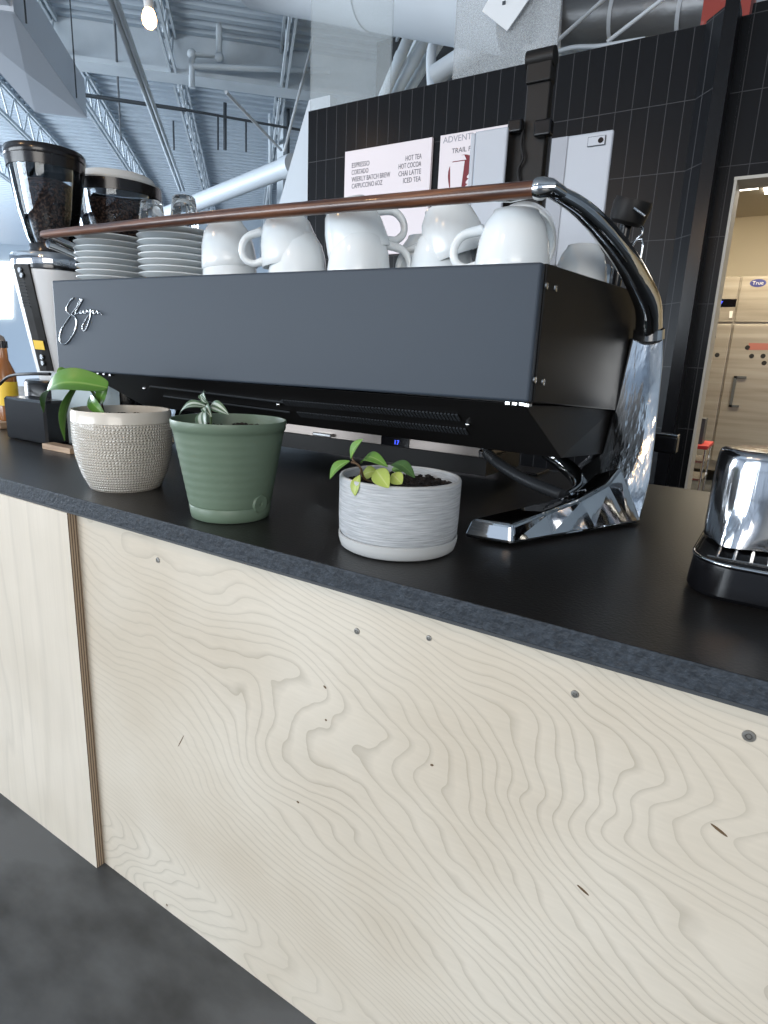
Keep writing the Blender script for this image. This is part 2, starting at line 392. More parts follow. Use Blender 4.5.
def loft(bm, secs):
    rings = [[bm.verts.new(p) for p in s] for s in secs]; k = len(rings[0])
    for a, b in zip(rings, rings[1:]):
        for i in range(k): bm.faces.new((a[i], a[(i+1)%k], b[(i+1)%k], b[i]))
    bm.faces.new(rings[0][::-1]); bm.faces.new(rings[-1])
def prism(bm, poly, d):            # poly: list of 3D points, extruded by vector d
    a = [bm.verts.new(p) for p in poly]; b = [bm.verts.new(Vector(p)+Vector(d)) for p in poly]; k = len(a)
    bm.faces.new(a); bm.faces.new(b[::-1])
    for i in range(k): bm.faces.new((a[i], b[i], b[(i+1)%k], a[(i+1)%k]))
def text(name, s, size, origin, xdir, ydir, m, parent, depth=.0006, align='LEFT'):
    cu = bpy.data.curves.new(name, 'FONT'); cu.body = s; cu.size = size; cu.extrude = depth; cu.align_x = align; cu.resolution_u = 3
    o = bpy.data.objects.new(name, cu); COL.objects.link(o)
    dg = bpy.context.evaluated_depsgraph_get(); me = bpy.data.meshes.new_from_object(o.evaluated_get(dg)); bpy.data.objects.remove(o)
    X = Vector(xdir).normalized(); Y = Vector(ydir).normalized(); Z = X.cross(Y)
    Mx = Matrix((( X.x,Y.x,Z.x,origin[0]),(X.y,Y.y,Z.y,origin[1]),(X.z,Y.z,Z.z,origin[2]),(0,0,0,1)))
    me.transform(Mx); me.materials.clear(); me.materials.append(MT[m])
    o = bpy.data.objects.new(name, me); COL.objects.link(o)
    if parent: o.parent = parent; o.matrix_parent_inverse = Matrix.Translation(parent.location).inverted() if parent.type == 'EMPTY' else Matrix.Identity(4)
    return o
def V(x, y, z): return Vector((x, y, z+ZC))       # z measured from the worktop

# ================================================================== SETTING
bm = bmesh.new(); box(bm, (-16,-7,-.1), (8,18,0)); struct(link('floor', bm, 'concrete'), 'dark grey sealed concrete floor')
TW = 3.5
bm = bmesh.new(); box(bm, (-2.93,TW,0), (-.42,TW+.16,1.79+ZC)); struct(link('wall_back', bm, 'tile'), 'black tiled wall behind the bar')
# right part of the tiled wall with the kitchen doorway
DL, DT = -.378, 1.123+ZC
bm = bmesh.new(); box(bm, (-.4199,TW,0), (DL,TW+.16,1.83+ZC)); box(bm, (DL,TW,DT), (2.2,TW+.16,1.83+ZC)); struct(link('wall_right', bm, 'tile'), 'black tiled wall round the kitchen doorway')
bm = bmesh.new()
prism(bm, [(-.60,TW-.001,0),(-.515,TW-.10,0),(-.457,TW-.10,0),(-.457,TW-.001,0)], (0,0,1.80+ZC)); struct(link('trim_1', bm, 'tile'), 'black tiled pilaster with bevelled corner')
bm = bmesh.new(); box(bm, (-.515,TW-.115,0), (-.458,TW-.1005,1.83+ZC)); struct(link('trim_2', bm, 'blackgloss'), 'glossy black upright strip')
bm = bmesh.new()
box(bm, (DL-.003,TW-.008,0), (DL+.009,TW+.166,DT)); box(bm, (DL-.004,TW-.012,DT-.004), (2.2,TW+.17,DT+.010))
struct(link('trim_3', bm, 'trim'), 'pale frame of the kitchen doorway')
# kitchen behind the doorway
bm = bmesh.new(); box(bm, (-2.2,7.7,0), (2.8,7.8,2.6)); struct(link('wall_kitchen', bm, 'cream'))
bm = bmesh.new(); box(bm, (-2.3,TW+.2,0), (-2.2,7.8,2.6)); box(bm, (2.8,TW+.2,0), (2.9,7.8,2.6)); struct(link('wall_side', bm, 'cream'))
bm = bmesh.new(); box(bm, (-2.3,TW+.17,2.60), (3.0,7.8,2.64)); struct(link('ceiling_kitchen', bm, 'creamceil'))
for k, q in enumerate((((737,185),(752,181),(755,183),(744,185)), ((750,187),(768,181),(790,182),(775,188)))):
    pass
for k, (x0, x1, y0, y1) in enumerate(((-.72,-.52,6.15,6.55), (-.48,.6,6.05,6.75))):
    t = newbox('ceiling_light_panel', (x0,y0,2.582), (x1,y1,2.599), 'panel_light')
    tag(t, ('small bright rectangular light panel in the kitchen ceiling, nearer the door frame', 'larger bright rectangular light panel in the kitchen ceiling, farther right')[k], 'ceiling light', 'kitchen ceiling lights')

# ---- high ceiling over the cafe: joists run along U, deck ribs along Vv
U = Vector((-.7071,.7071,0)); Vv = Vector((.7071,.7071,0)); ZUP = Vector((0,0,1))
def cw(u, v, z): return U*u + Vv*v + ZUP*(z+ZC)
ZD = 3.6
bm = bmesh.new(); per = .19; prev = None; u = -6
pr = [(0,0),(.35,0),(.5,.07),(.85,.07),(1,0)]
pts = []
while u < 27:
    for f, h in pr[:-1]: pts.append((u+f*per, h))
    u += per
for uu, h in pts:
    a = bm.verts.new(cw(uu,-16,ZD+h)); b = bm.verts.new(cw(uu,16,ZD+h))
    if prev: bm.faces.new((prev[0], prev[1], b, a))
    prev = (a, b)
ck = link('ceiling', bm, 'ceil'); struct(ck, 'corrugated white steel roof deck')
sm = ck.modifiers.new('solid', 'SOLIDIFY'); sm.thickness = .01
# outer walls of the hall, with windows
bm = bmesh.new(); obox(bm, cw(26.0, 0, 1.4), Vv*16, U*.1, ZUP*2.3); struct(link('wall_left', bm, 'paintwall'), 'pale far wall of the hall')

# big white girder crossing the ceiling
g0 = atz(150, 28, ZD); ug = g0.dot(U); gb = atplane(150, 70, g0, U)
bm = bmesh.new(); obox(bm, cw(ug+.06, 0, (ZD+gb.z-ZC)/2), Vv*9, U*.04, ZUP*((ZD-(gb.z-ZC))/2))
o = link('ceiling_girder', bm, 'beam'); tag(o, 'deep plain pale girder crossing the ceiling above the pipe run', 'beam')
bm = bmesh.new(); obox(bm, cw(ug+.02, 0, gb.z-ZC-.02), Vv*9, U*.14, ZUP*.025); link('girder_flange', bm, 'beam', o)
# open-web joists
def joist(u0, u1, v, depth, label, m='beam'):
    t = thing('open_web_joist', label, 'roof joist', cw((u0+u1)/2, v, ZD), 'open web roof joists')
    for nm, zz, hh in (('top_chord', ZD-.04, .025), ('bottom_chord', ZD-depth, .022)):
        bm = bmesh.new()
        for s in (-1, 1): obox(bm, cw((u0+u1)/2, v+s*.028, zz), U*((u1-u0)/2), Vv*.012, ZUP*hh)
        link(nm, bm, m, t)
    bm = bmesh.new(); n = int((u1-u0)/.55); st = (u1-u0)/n
    for k in range(n):
        a = u0+k*st
        tube(bm, [cw(a, v, ZD-.05), cw(a+st/2, v, ZD-depth)], .013, 6); tube(bm, [cw(a+st/2, v, ZD-depth), cw(a+st, v, ZD-.05)], .013, 6)
    link('web', bm, m, t)
    return t
vj = [-.76-1.19*3, -.76-1.19*2, -.76-1.19, -.76, .43, 1.62, 2.8]
names = ['third', 'second', 'first']
for k, v in enumerate(vj):
    joist(-1, ug, v, .42, ['open web joist left of the bulb, hidden beyond the grey duct', 'open web joist crossing above the grey box duct', 'open web joist nearest the right side of the grey box duct', 'open web joist just right of the glowing bulb', 'open web joist above the right end of the white pipe run', 'open web joist above the left translucent screen', 'open web joist above the black tiled wall'][k])
for k, v in enumerate(vj):
    joist(ug+.3, 24, v, .42, ['far open web joist at the left edge of the ceiling', 'far open web joist above the black hopper lid', 'far open web joist above the white hopper lid', 'far open web joist rising behind the drinking glasses', 'far open web joist behind the white round duct', 'far open web joist behind the left translucent screen', 'far open web joist seen between the two translucent screens'][k])

# grey box duct
ZB = 2.35
P1 = atz(87, 118, ZB); P0 = atz(35, 112, ZB); h = atplane(87, 80, P1, Vector((P1.x,P1.y,0)).normalized()).z - P1.z
u1, v1 = P1.dot(U), P1.dot(Vv); v0 = P0.dot(Vv)
t = thing('box_duct', 'large grey sheet metal box duct hanging above the coffee grinders', 'duct', cw(u1-2, (v0+v1)/2, ZB))
bm = bmesh.new(); L = 2.0
mid = []
for k in range(3):
    ua, ub = u1-(k+1)*L, u1-k*L
    hexa(bm, [cw(ua,v0,ZB), cw(ua,v1,ZB), cw(ub,v1,ZB), cw(ub,v0,ZB), cw(ua,v0,ZB+h), cw(ua,v1,ZB+h), cw(ub,v1,ZB+h), cw(ub,v0,ZB+h)])
    # cross broken pans: a low pyramid on the underside and on the side of each length
    c = bm.verts.new(cw((ua+ub)/2, (v0+v1)/2, ZB-.022)); q = [bm.verts.new(cw(a, b, ZB-.002)) for a, b in ((ua,v0),(ub,v0),(ub,v1),(ua,v1))]
    for i in range(4): bm.faces.new((q[i], q[(i+1)%4], c))
link('duct_body', bm, 'duct', t)
for k in range(1, 3):
    bm = bmesh.new(); ub = u1-k*L; obox(bm, cw(ub, (v0+v1)/2, ZB+h/2), U*.015, Vv*((v1-v0)/2+.02), ZUP*(h/2+.03)); link('duct_flange', bm, 'duct', t)
for k in range(2):
    newtube('hanger_rod', [cw(u1-.5-k*1.3, v1+.03, ZB), cw(u1-.5-k*1.3, v1+.03, ZD)], .006, 'darkpipe', t)

# white round duct low behind the cups
d0 = aty(190, 208, 6.5); d1 = aty(292, 164, 6.2); 
d1 = atz(290, 166, .99+.9) ; dd = aty(290,166,6.2); da = aty(196,203,6.6)
t = thing('round_duct', 'white round duct slanting up behind the drinking glasses', 'duct', da)
bm = bmesh.new(); tube(bm, [da+(da-dd)*.4, da, dd], .11, 24); smooth_angle(link('duct_body', bm, 'whiteduct', t), 50)
dirv = (dd-da).normalized(); bm = bmesh.new(); tube(bm, [dd-dirv*.10, dd+dirv*.06], .125, 24); smooth_angle(link('end_collar', bm, 'whiteduct', t), 50)

# pipes by the ceiling
def pipe(pts, r, m, label, cat='pipe', name='pipe', seg=10): 
    o = newtube(name, pts, r, m, None, seg); return tag(o, label, cat)
D = 6.0
pu = ug-.25
def onG(x, y, du=0): return atplane(x, y, cw(pu+du, 0, 0), U)
t = pipe([onG(219,-40), onG(219,57), onG(192,54), onG(192,88)], .035, 'beam', 'white pipe with two elbows dropping in front of the deep girder')
t2 = pipe([onG(192,66), onG(330,71)], .03, 'beam', 'white pipe running level across the deep girder')
for px, py in ((219,57),(192,54)):
    bm = bmesh.new(); c = onG(px, py); bmesh.ops.create_uvsphere(bm, u_segments=14, v_segments=8, radius=.05); bmesh.ops.translate(bm, verts=bm.verts, vec=c)
    smooth_angle(link('elbow', bm, 'beam', t), 60)
def strut(x0, y0, x1, y1, z0, z1, r, m, label, name='hanger_strut', cat='strut'):
    return pipe([atz(x0,y0,z0), atz(x1,y1,z1)], r, m, label, cat, name)
t = thing('conduit_pair', 'pair of pale conduits slanting down right of the grey box duct', 'conduit', atz(150,100,2.6))
for dx in (0, 6): newtube('conduit', [atz(106+dx,-12,2.6), atz(180+dx*.6,190,2.6)], .022, 'beam', t)
pipe([atz(113,-10,3.2), atz(121,140,3.2)], .013, 'darkpipe', 'thin dark vertical cable left of the slanting conduits', 'cable', 'hanging_cable')
pipe([atz(84,95,3.0), atz(186,110,3.0)], .022, 'darkpipe', 'dark pipe crossing right of the grey duct corner', 'pipe')
pipe([atz(186,110,3.0), atz(300,130,3.0)], .015, 'darkpipe', 'thin dark pipe crossing toward the black tiled wall', 'pipe')
pipe([atz(226,92,2.6), atz(281,150,2.6)], .016, 'rope', 'pale slanting rod above the white round duct', 'rod', 'brace_rod')
pipe([aty(318,20,6), aty(284,152,6)], .016, 'rope', 'pale slanting rod left of the left translucent screen', 'rod', 'brace_rod')
pipe(spline([aty(174,150,7), aty(174,110,7), aty(183,86,7), aty(196,80,7), aty(212,86,7)], 5), .014, 'darkpipe', 'dark looping cable below the level white pipe', 'cable', 'hanging_cable')
for k, (x, y0, y1) in enumerate(((225,103,150),(218,115,150),(246,122,152))):
    pipe([atz(x,y0,ZD-.05), aty(x,y1,atz(x,y0,ZD-.05).y)], .025 if k == 0 else .014, 'darkpipe' , ['thick dark drop rod with a black cap below the far deck','thin drop rod left of the thick one','thin drop rod right of the thick one'][k], 'rod', 'drop_rod')
# column and wiring by the left screen
t = thing('steel_column', 'slim pale steel column with conduits left of the left translucent screen', 'column', aty(283,190,7.5)-Vector((0,0,aty(283,190,7.5).z)))
c = aty(283,100,7.5)
bm = bmesh.new(); box(bm, (c.x-.06,c.y-.06,0), (c.x+.06,c.y+.06,ZD+ZC)); link('column_shaft', bm, 'beam', t)
for dx in (-.2, .14): newtube('conduit', [(c.x+dx,c.y-.05,0), (c.x+dx,c.y-.05,ZD+ZC)], .025, 'darkpipe' if dx>0 else 'beam', t)
for k, y in enumerate((138, 150, 167, 182)):
    pipe([aty(-20,y-26+k*4,10+k), aty(300,y,10+k)], .03 if k in (0,2) else .02, 'beam', ['uppermost','second','third','lowest'][k]+' of the level pale pipes across the far hall', 'pipe')
# dark windows high in the far wall
far = cw(25.85,0,0)
for k, (x0, y0, x1, y1) in enumerate(((238,151,262,168),(239,170,262,182),(-30,262,12,318))):
    a = atplane(x0,y0,far,U); b = atplane(x1,y0,far,U); c2 = atplane(x1,y1,far,U); d = atplane(x0,y1,far,U)
    bm = bmesh.new(); prism(bm, [a,b,c2,d], U*.05)
    struct(link('window_%d'%(k+1), bm, 'darkwall' if k < 2 else 'panel_light'))

# pendant bulb
def pendant(p, label, es=1):
    t = thing('pendant_bulb', label, 'pendant light', p, 'pendant bulbs on black cords')
    newlathe('bulb', [(0,-.075),(.02,-.072),(.034,-.055),(.038,-.03),(.030,0),(.018,.02),(0,.021)], 'bulb', t, p, 20)
    newlathe('socket', [(0,.085),(.012,.084),(.022,.07),(.026,.03),(.022,.0),(0,.0)], 'socket', t, p+Vector((0,0,.012)), 20)
    newtube('cord', [p+Vector((0,0,.09)), Vector((p.x,p.y,ZD+ZC))], .005, 'darkpipe', t)
    l = bpy.data.lights.new('bulb_light', 'POINT'); l.energy = 14*es; l.color = (1,.62,.30); l.shadow_soft_size = .035
    o = bpy.data.objects.new('bulb_light', l); COL.objects.link(o); o.location = p-Vector((0,0,.12)); o.parent = t; o.matrix_parent_inverse = Matrix.Translation(p).inverted()
    return t
pendant(atz(149, 12, 1.95), 'bare glowing bulb on a cord above the white lidded coffee grinder', .2)
pendant(V(-2.15, -1.0, 2.2), 'bare glowing bulb on a cord hanging behind the viewer', 2)
pendant(V(-.9, -.9, 1.7), 'bare glowing bulb on a cord in front of the counter', 1)

# things above the tiled wall
def panel_at(name, x0, x1, zt, zb, m, label, cat):
    t = newbox(name, (x0,TW+.02,zb+ZC), (x1,TW+.035,zt+ZC), m); return tag(t, label, cat)
xa, xb = aty(308,100,TW).x, aty(388,80,TW).x
panel_at('hanging_screen', xa, xb, 2.7, 1.79, 'screen2', 'faint translucent screen standing on the left end of the tiled wall', 'screen')
xc, xd = aty(451,70,TW).x, aty(557,30,TW).x
sc = panel_at('hanging_screen', xc, xd, 2.7, 1.79, 'screen', 'speckled translucent screen with a diamond sign, above the tablets', 'screen')
p = [aty(x,y,TW-.02) for x, y in ((474,-22),(531,-12),(507,32),(482,13))]
p = [aty(x,y,TW-.01) for x, y in ((500,-22),(531,-4),(507,31),(482,11))]
bm = bmesh.new(); prism(bm, p, (0,.008,0)); t = link('diamond_sign', bm, 'whitepaint'); tag(t, 'tilted white square sign hung on the speckled screen', 'sign')
bm = bmesh.new(); c = aty(504,3,TW-.012); obox(bm, c, (.008,0,0), (0,.004,0), (0,0,.008)); link('sign_screw', bm, 'darkpipe', t)
p = [aty(x,y,TW+.05) for x, y in ((523,45),(541,42),(541,62),(523,66))]
bm = bmesh.new(); prism(bm, p, (0,.01,0)); t = link('blank_notice', bm, 'whitepaint'); tag(t, 'small pale blank notice behind the speckled screen, below the diamond sign', 'notice')

# large white duct crossing above the tiled wall
a = aty(255,-34,4.15); b = aty(520,4,4.15)
t = thing('round_duct', 'wide white round duct crossing above the translucent screens', 'duct', (a+b)/2)
bm = bmesh.new(); tube(bm, [a, b], .27, 40); smooth_angle(link('duct_body', bm, 'whiteduct', t), 50)
dv = (b-a).normalized(); bm = bmesh.new(); tube(bm, [(a+b)/2-dv*.03, (a+b)/2+dv*.03], .278, 40); smooth_angle(link('duct_band', bm, 'whiteduct', t), 50)
# silver pipe at the right
a = aty(490,26,4.6); b = aty(745,2,4.6)
t = thing('insulated_pipe', 'thick silver insulated pipe crossing above the right tiled wall', 'pipe', (a+b)/2)
bm = bmesh.new(); tube(bm, [a, b], .16, 32); smooth_angle(link('pipe_body', bm, 'silverpipe', t), 50)
dv = (b-a).normalized()
for k in (.25, .55, .8):
    c = a.lerp(b, k); bm = bmesh.new(); tube(bm, [c-dv*.012, c+dv*.012], .166, 32); smooth_angle(link('pipe_band', bm, 'whiteduct', t), 50)
pipe([aty(556,42,4.0), aty(612,-8,4.0)], .011, 'rope', 'thin pale rod slanting across the silver pipe, nearer the translucent screen', 'rod', 'brace_rod')
pipe([aty(607,42,4.0), aty(672,-8,4.0)], .011, 'rope', 'thin pale rod slanting across the silver pipe, nearer the red beam', 'rod', 'brace_rod')
pipe(spline([aty(556,52,4.0), aty(575,47,4.0), aty(600,46,4.0), aty(625,42,4.0), aty(645,39,4.0)], 5), .012, 'whiteduct', 'white cable lying along the top of the tiled wall', 'cable', 'white_cable')
bm = bmesh.new(); c = aty(726,8,3.95); box(bm, (c.x-.11,3.95,0), (c.x+.11,4.15,ZD+ZC)); t = link('red_post', bm, 'redsteel'); tag(t, 'red primed steel post above the right tiled wall', 'post')
pipe([aty(745,12,4.3), aty(800,-20,4.3)], .05, 'beam', 'pale pipe slanting right of the red post')
# bundle between the screens
for k, (x0, y0, x1, y1) in enumerate(((389,84,416,20),(400,86,434,26),(410,88,452,22))):
    a = aty(x0,y0,5.2+k*.13); b = aty(x1,y1,5.2+k*.13); t = thing('steel_conduit', ['left of the three pale conduits slanting up between the screens','middle of the three pale conduits slanting up between the screens','right of the three pale conduits slanting up between the screens'][k], 'conduit', (a+b)/2, 'conduits between the screens')
    newtube('conduit_body', [a+(a-b)*.4, b], .048, 'beam', t, 16)
    c = a.lerp(b, .42); dv = (b-a).normalized(); newtube('coupling', [c-dv*.03, c+dv*.03], .054, 'beam', t, 16)
t = pipe(spline([aty(432,90,4.3), aty(431,60,4.3), aty(434,44,4.3), aty(446,32,4.3), aty(470,24,4.3), aty(500,18,4.3)], 6), .035, 'whiteduct', 'curved white pipe bending behind the speckled screen')
pipe([aty(434,76,4.25), aty(505,30,4.25)], .065, 'whiteduct', 'thick white pipe slanting up behind the speckled screen', seg=20)
pipe([aty(545,70,4.4), aty(549,-10,4.4)], .09, 'whiteduct', 'thick white upright pipe behind the right edge of the speckled screen', seg=20)
bm = bmesh.new(); a = aty(386,14,6.4); b = aty(460,100,6.4); box(bm, (a.x-.1,6.4,b.z-.6), (b.x+.15,6.5,ZD+ZC-.02)); struct(link('wall_partition', bm, 'darkwall'), 'dark recess above the bar')  # near-black sheet; the interior's shade is put into its colour
# pale sloping partition left of the tiled wall
p = [aty(x,y,3.75) for x, y in ((309,100),(283,190),(276,215),(330,215),(330,95))]
bm = bmesh.new(); prism(bm, p, (0,.08,0)); struct(link('trim_4', bm, 'whiteduct'), 'pale sloping edge panel left of the tiled wall')

# hall walls and windows behind the viewer (seen only in reflections; the mullions are added to pattern the chrome)
bm = bmesh.new()
for x in range(-12, 8, 2): box(bm, (x-.06,-6.1,0), (x+.06,-5.98,4.4))
for z in (.0, 1.05, 2.9, 4.2): box(bm, (-12,-6.1,z), (7,-6.0,z+.12))
struct(link('window_front', bm, 'mullion'), 'dark mullions of the shop front glazing')
bm = bmesh.new(); box(bm, (6.5,-6,0), (6.6,10,4.4)); struct(link('wall_east', bm, 'paintwall'))

# ================================================================== COUNTER
XL, XR = -3.4, .9
bm = bmesh.new(); box(bm, (XL,.597,ZC-.0285), (XR,1.535,ZC))
for f in bm.faces:
    if abs(f.normal.y) > .9 or f.calc_center_median().y < .6: f.material_index = 1
bm.normal_update()
for f in bm.faces: f.material_index = 1 if f.normal.y < -.9 else 0
w = link('worktop', bm, ['stone','stone_edge'], bevel=.002); tag(w, 'long black stone worktop of the coffee bar', 'worktop')
w.data.polygons  # faces keep their own material
bm = bmesh.new(); box(bm, (XL,.602,ZC-.034), (XR,1.50,ZC-.0286)); link('worktop_underlay', bm, 'mullion', w)
bm = bmesh.new(); box(bm, (-2.4,.600,0), (-1.052,.6175,ZC-.034))
for f in bm.faces: pass
bm.normal_update()
for f in bm.faces: f.material_index = 1 if abs(f.normal.x) > .9 else 0
o = link('plywood_panel', bm, ['birch2','plyedge']); tag(o, 'pale plywood counter panel at far left with its striped edge showing', 'counter panel')
bm = bmesh.new(); box(bm, (-1.9,.618,0), (XR,.636,ZC-.034)); pr_ = link('plywood_panel', bm, 'birch'); tag(pr_, 'wide birch plywood counter front with swirling grain and screws', 'counter panel')
for x, y, r in ((357,631,.0045),(429,638,.0038),(575,694,.0045),(749,736,.006),(158,560,.005)):
    c = aty(x,y,.618); bm = bmesh.new(); lathe(bm, [(0,.0012),(r*.35,.0012),(r*.45,.0),(r*.5,.0014),(r*.9,.0012),(r,0)], 18)
    bmesh.ops.rotate(bm, verts=bm.verts, cent=(0,0,0), matrix=Matrix.Rotation(math.pi/2, 3, 'X')); bmesh.ops.translate(bm, verts=bm.verts, vec=c)
    link('screw', bm, 'screwhead', pr_)
for x, y, ln, an in ((583,890,.016,-25),(719,830,.018,-25),(325,687,.006,-30),(326,720,.004,0),(432,765,.005,20),(298,802,.005,-10),(167,905,.006,-70),(181,741,.035,60)):
    c = aty(x,y,.618); a = math.radians(an); bm = bmesh.new(); n = 10; pts_ = []
    for k in range(n):
        q = 2*math.pi*k/n; lx = math.cos(q)*ln/2; lz = math.sin(q)*(.0016 if ln < .03 else .0008); pts_.append(c+Vector((lx*math.cos(a)-lz*math.sin(a), -.0004, lx*math.sin(a)+lz*math.cos(a))))
    prism(bm, pts_, (0,.0003,0)); link('knot', bm, 'stem', pr_)
bm = bmesh.new(); box(bm, (XL,1.44,0), (XR,1.46,ZC-.034)); box(bm, (XR-.02,.64,0), (XR,1.44,ZC-.034)); tag(link('counter_carcass', bm, 'blackmetal'), 'dark rear carcass boards carrying the black worktop', 'counter base')

# ================================================================== ESPRESSO MACHINE
FY = .84; X0, X1 = -1.455, -.303; ZT, ZL = .392, .203
def side(y): return -.303+.134*(y-FY)            # right flank drifts outward toward the barista
def sidel(y): return -1.455-.134*(y-FY)
em = thing('espresso_machine', 'long charcoal espresso machine with chrome legs and wooden rail', 'espresso machine', V(-.88,1.1,0))
bm = bmesh.new()   # rear panel, 12 mm thick with returns
hexa(bm, [V(X0-.004,FY,.199), V(X1,FY,.208), V(X1,FY+.016,.208), V(X0-.004,FY+.016,.199), V(X0,FY,.399), V(X1,FY,.391), V(X1,FY+.016,.391), V(X0,FY+.016,.399)])
link('rear_panel', bm, 'face', em, bevel=.004)
yb = 1.34
for nm, sd in (('side_panel', side), ('side_panel', sidel)):
    s = -1 if sd is side else 1; zt0 = .391 if sd is side else .399; zb0 = .208 if sd is side else .199
    bm = bmesh.new(); a, b = sd(FY+.0162), sd(1.19)
    hexa(bm, [V(a,FY+.0162,zb0), V(b,1.19,.184), V(b+s*.012,1.19,.184), V(a+s*.012,FY+.0162,zb0), V(a,FY+.0162,zt0), V(b,1.19,.390), V(b+s*.012,1.19,.390), V(a+s*.012,FY+.0162,zt0)])
    sp_ = link(nm, bm, 'blackmetal', em, bevel=.0015)
    if sd is side:
        for px, py in ((546,286),(555,288.5),(534,380),(542.5,382)):
            pp = atplane(px, py, V(side(FY),FY,0), Vector((1,-.134,0)).normalized())
            bm = bmesh.new(); lathe(bm, [(0,.001),(.0018,.001),(.0022,.0028),(.0045,.0025),(.005,0)], 16)
            bmesh.ops.rotate(bm, verts=bm.verts, cent=(0,0,0), matrix=Matrix.Rotation(math.pi/2, 3, 'Y')); bmesh.ops.translate(bm, verts=bm.verts, vec=pp)
            link('screw', bm, 'steel', sp_)
# body core and cup tray
bm = bmesh.new(); hexa(bm, [V(X0+.015,FY+.018,.205), V(X1-.014,FY+.018,.205), V(side(yb)-.02,yb,.19), V(sidel(yb)+.02,yb,.19), V(X0+.015,FY+.018,.376), V(X1-.014,FY+.018,.376), V(side(yb)-.02,yb,.376), V(sidel(yb)+.02,yb,.376)])
link('body', bm, 'blackmetal', em)
bm = bmesh.new(); box(bm, V(X0+.02,FY+.02,.3765), V(X1-.018,yb-.01,.384)); link('cup_tray', bm, 'steel', em)
# lower housing with slanted, vented back
hb = .117
bm = bmesh.new()
hexa(bm, [V(-1.325,.972,hb+.004), V(-.288,.972,hb), V(side(1.2)-.013,1.20,.104), V(-1.33,1.20,.108), V(-1.395,FY+.017,.200), V(X1-.013,FY+.017,.204), V(side(1.2)-.013,1.20,.189), V(-1.40,1.20,.189)])
lh = link('lower_housing', bm, 'blackmetal', em, bevel=.002)
def slant(x, t): return V(x, FY+.017+(.972-FY-.017)*t, .203+(hb-.203)*t)
sn = Vector((0, (hb-.203), -(.972-FY-.017))).normalized()
def onslant(px, py): return atplane(px, py, slant(-.8,.5), sn)
for (xa_, ya_, xb_, yb_) in (((285,402,458,417)), ((300,414,466,431))):
    A = onslant(xa_, ya_); B = onslant(xb_, yb_); B = Vector((B.x, A.y, A.z)) if False else B
    tdir = (slant(0,1)-slant(0,0)).normalized(); 
    bm = bmesh.new(); n = 56
    for k in range(n):
        c = A.lerp(B, k/(n-1)) + sn*.0012
        obox(bm, c, Vector((.0019,0,0)), tdir*.0085, sn*.0014)
    gp = link('vent_grille', bm, 'hose', em)
for (xa_, ya_, xb_, yb_) in (((150,386,284,402)), ((164,396,290,412))):
    A = onslant(xa_, ya_); B = onslant(xb_, yb_)
    bm = bmesh.new(); obox(bm, A.lerp(B,.5)+sn*.001, (B-A)/2, tdir*.0016, sn*.0015); link('groove', bm, 'hose', em)
for px, py in ((145,388),(279,404),(468,424)):
    bm = bmesh.new(); bmesh.ops.create_uvsphere(bm, u_segments=12, v_segments=8, radius=.0042); bmesh.ops.translate(bm, verts=bm.verts, vec=onslant(px,py)+sn*.001); smooth_angle(link('screw', bm, 'chrome', em), 60)
# script lettering
sg = [(385,222),(392,232),(380,262),(350,300),(318,340),(285,390),(250,440),(232,500),(232,545),(250,570),(290,555),(335,490),(357,430),(358,385),(340,355),(300,335),(280,300),(300,250),(335,212)]
sg2 = [(345,345),(365,300),(392,250),(402,230),(392,222),(375,245),(358,290),(350,330),(362,338),(380,325),(392,315),(405,318),(398,335),(385,332),(395,318),(412,312),(415,332),(430,330),(440,305),(442,325),(458,322),(466,300),(468,330),(455,390),(430,455),(412,465),(402,440),(418,400),(450,350),(480,318),(492,312),(488,330),(498,338),(512,318),(518,312),(524,335),(535,328),(552,345)]
def facept(x, y): return aty(30+x/7.68, 270+y/7.68, FY-.002)
bm = bmesh.new(); tube(bm, spline([facept(*q) for q in sg], 5), .0017, 6)
tube(bm, spline([facept(*q) for q in sg2], 4), .0013, 6)
lg = link('script_lettering', bm, 'chrome', em, smooth=True)
# white clips under the panel edge
for k, (x, y) in enumerate(((100,372),(106,373),(112,374),(509,402),(516,402.5),(523,403),(528,404))):
    c = aty(x,y+1,FY+.02); bm = bmesh.new(); obox(bm, c, (.0035,0,0), (0,.006,0), (0,0,.002)); link('edge_clip', bm, 'steel', em)

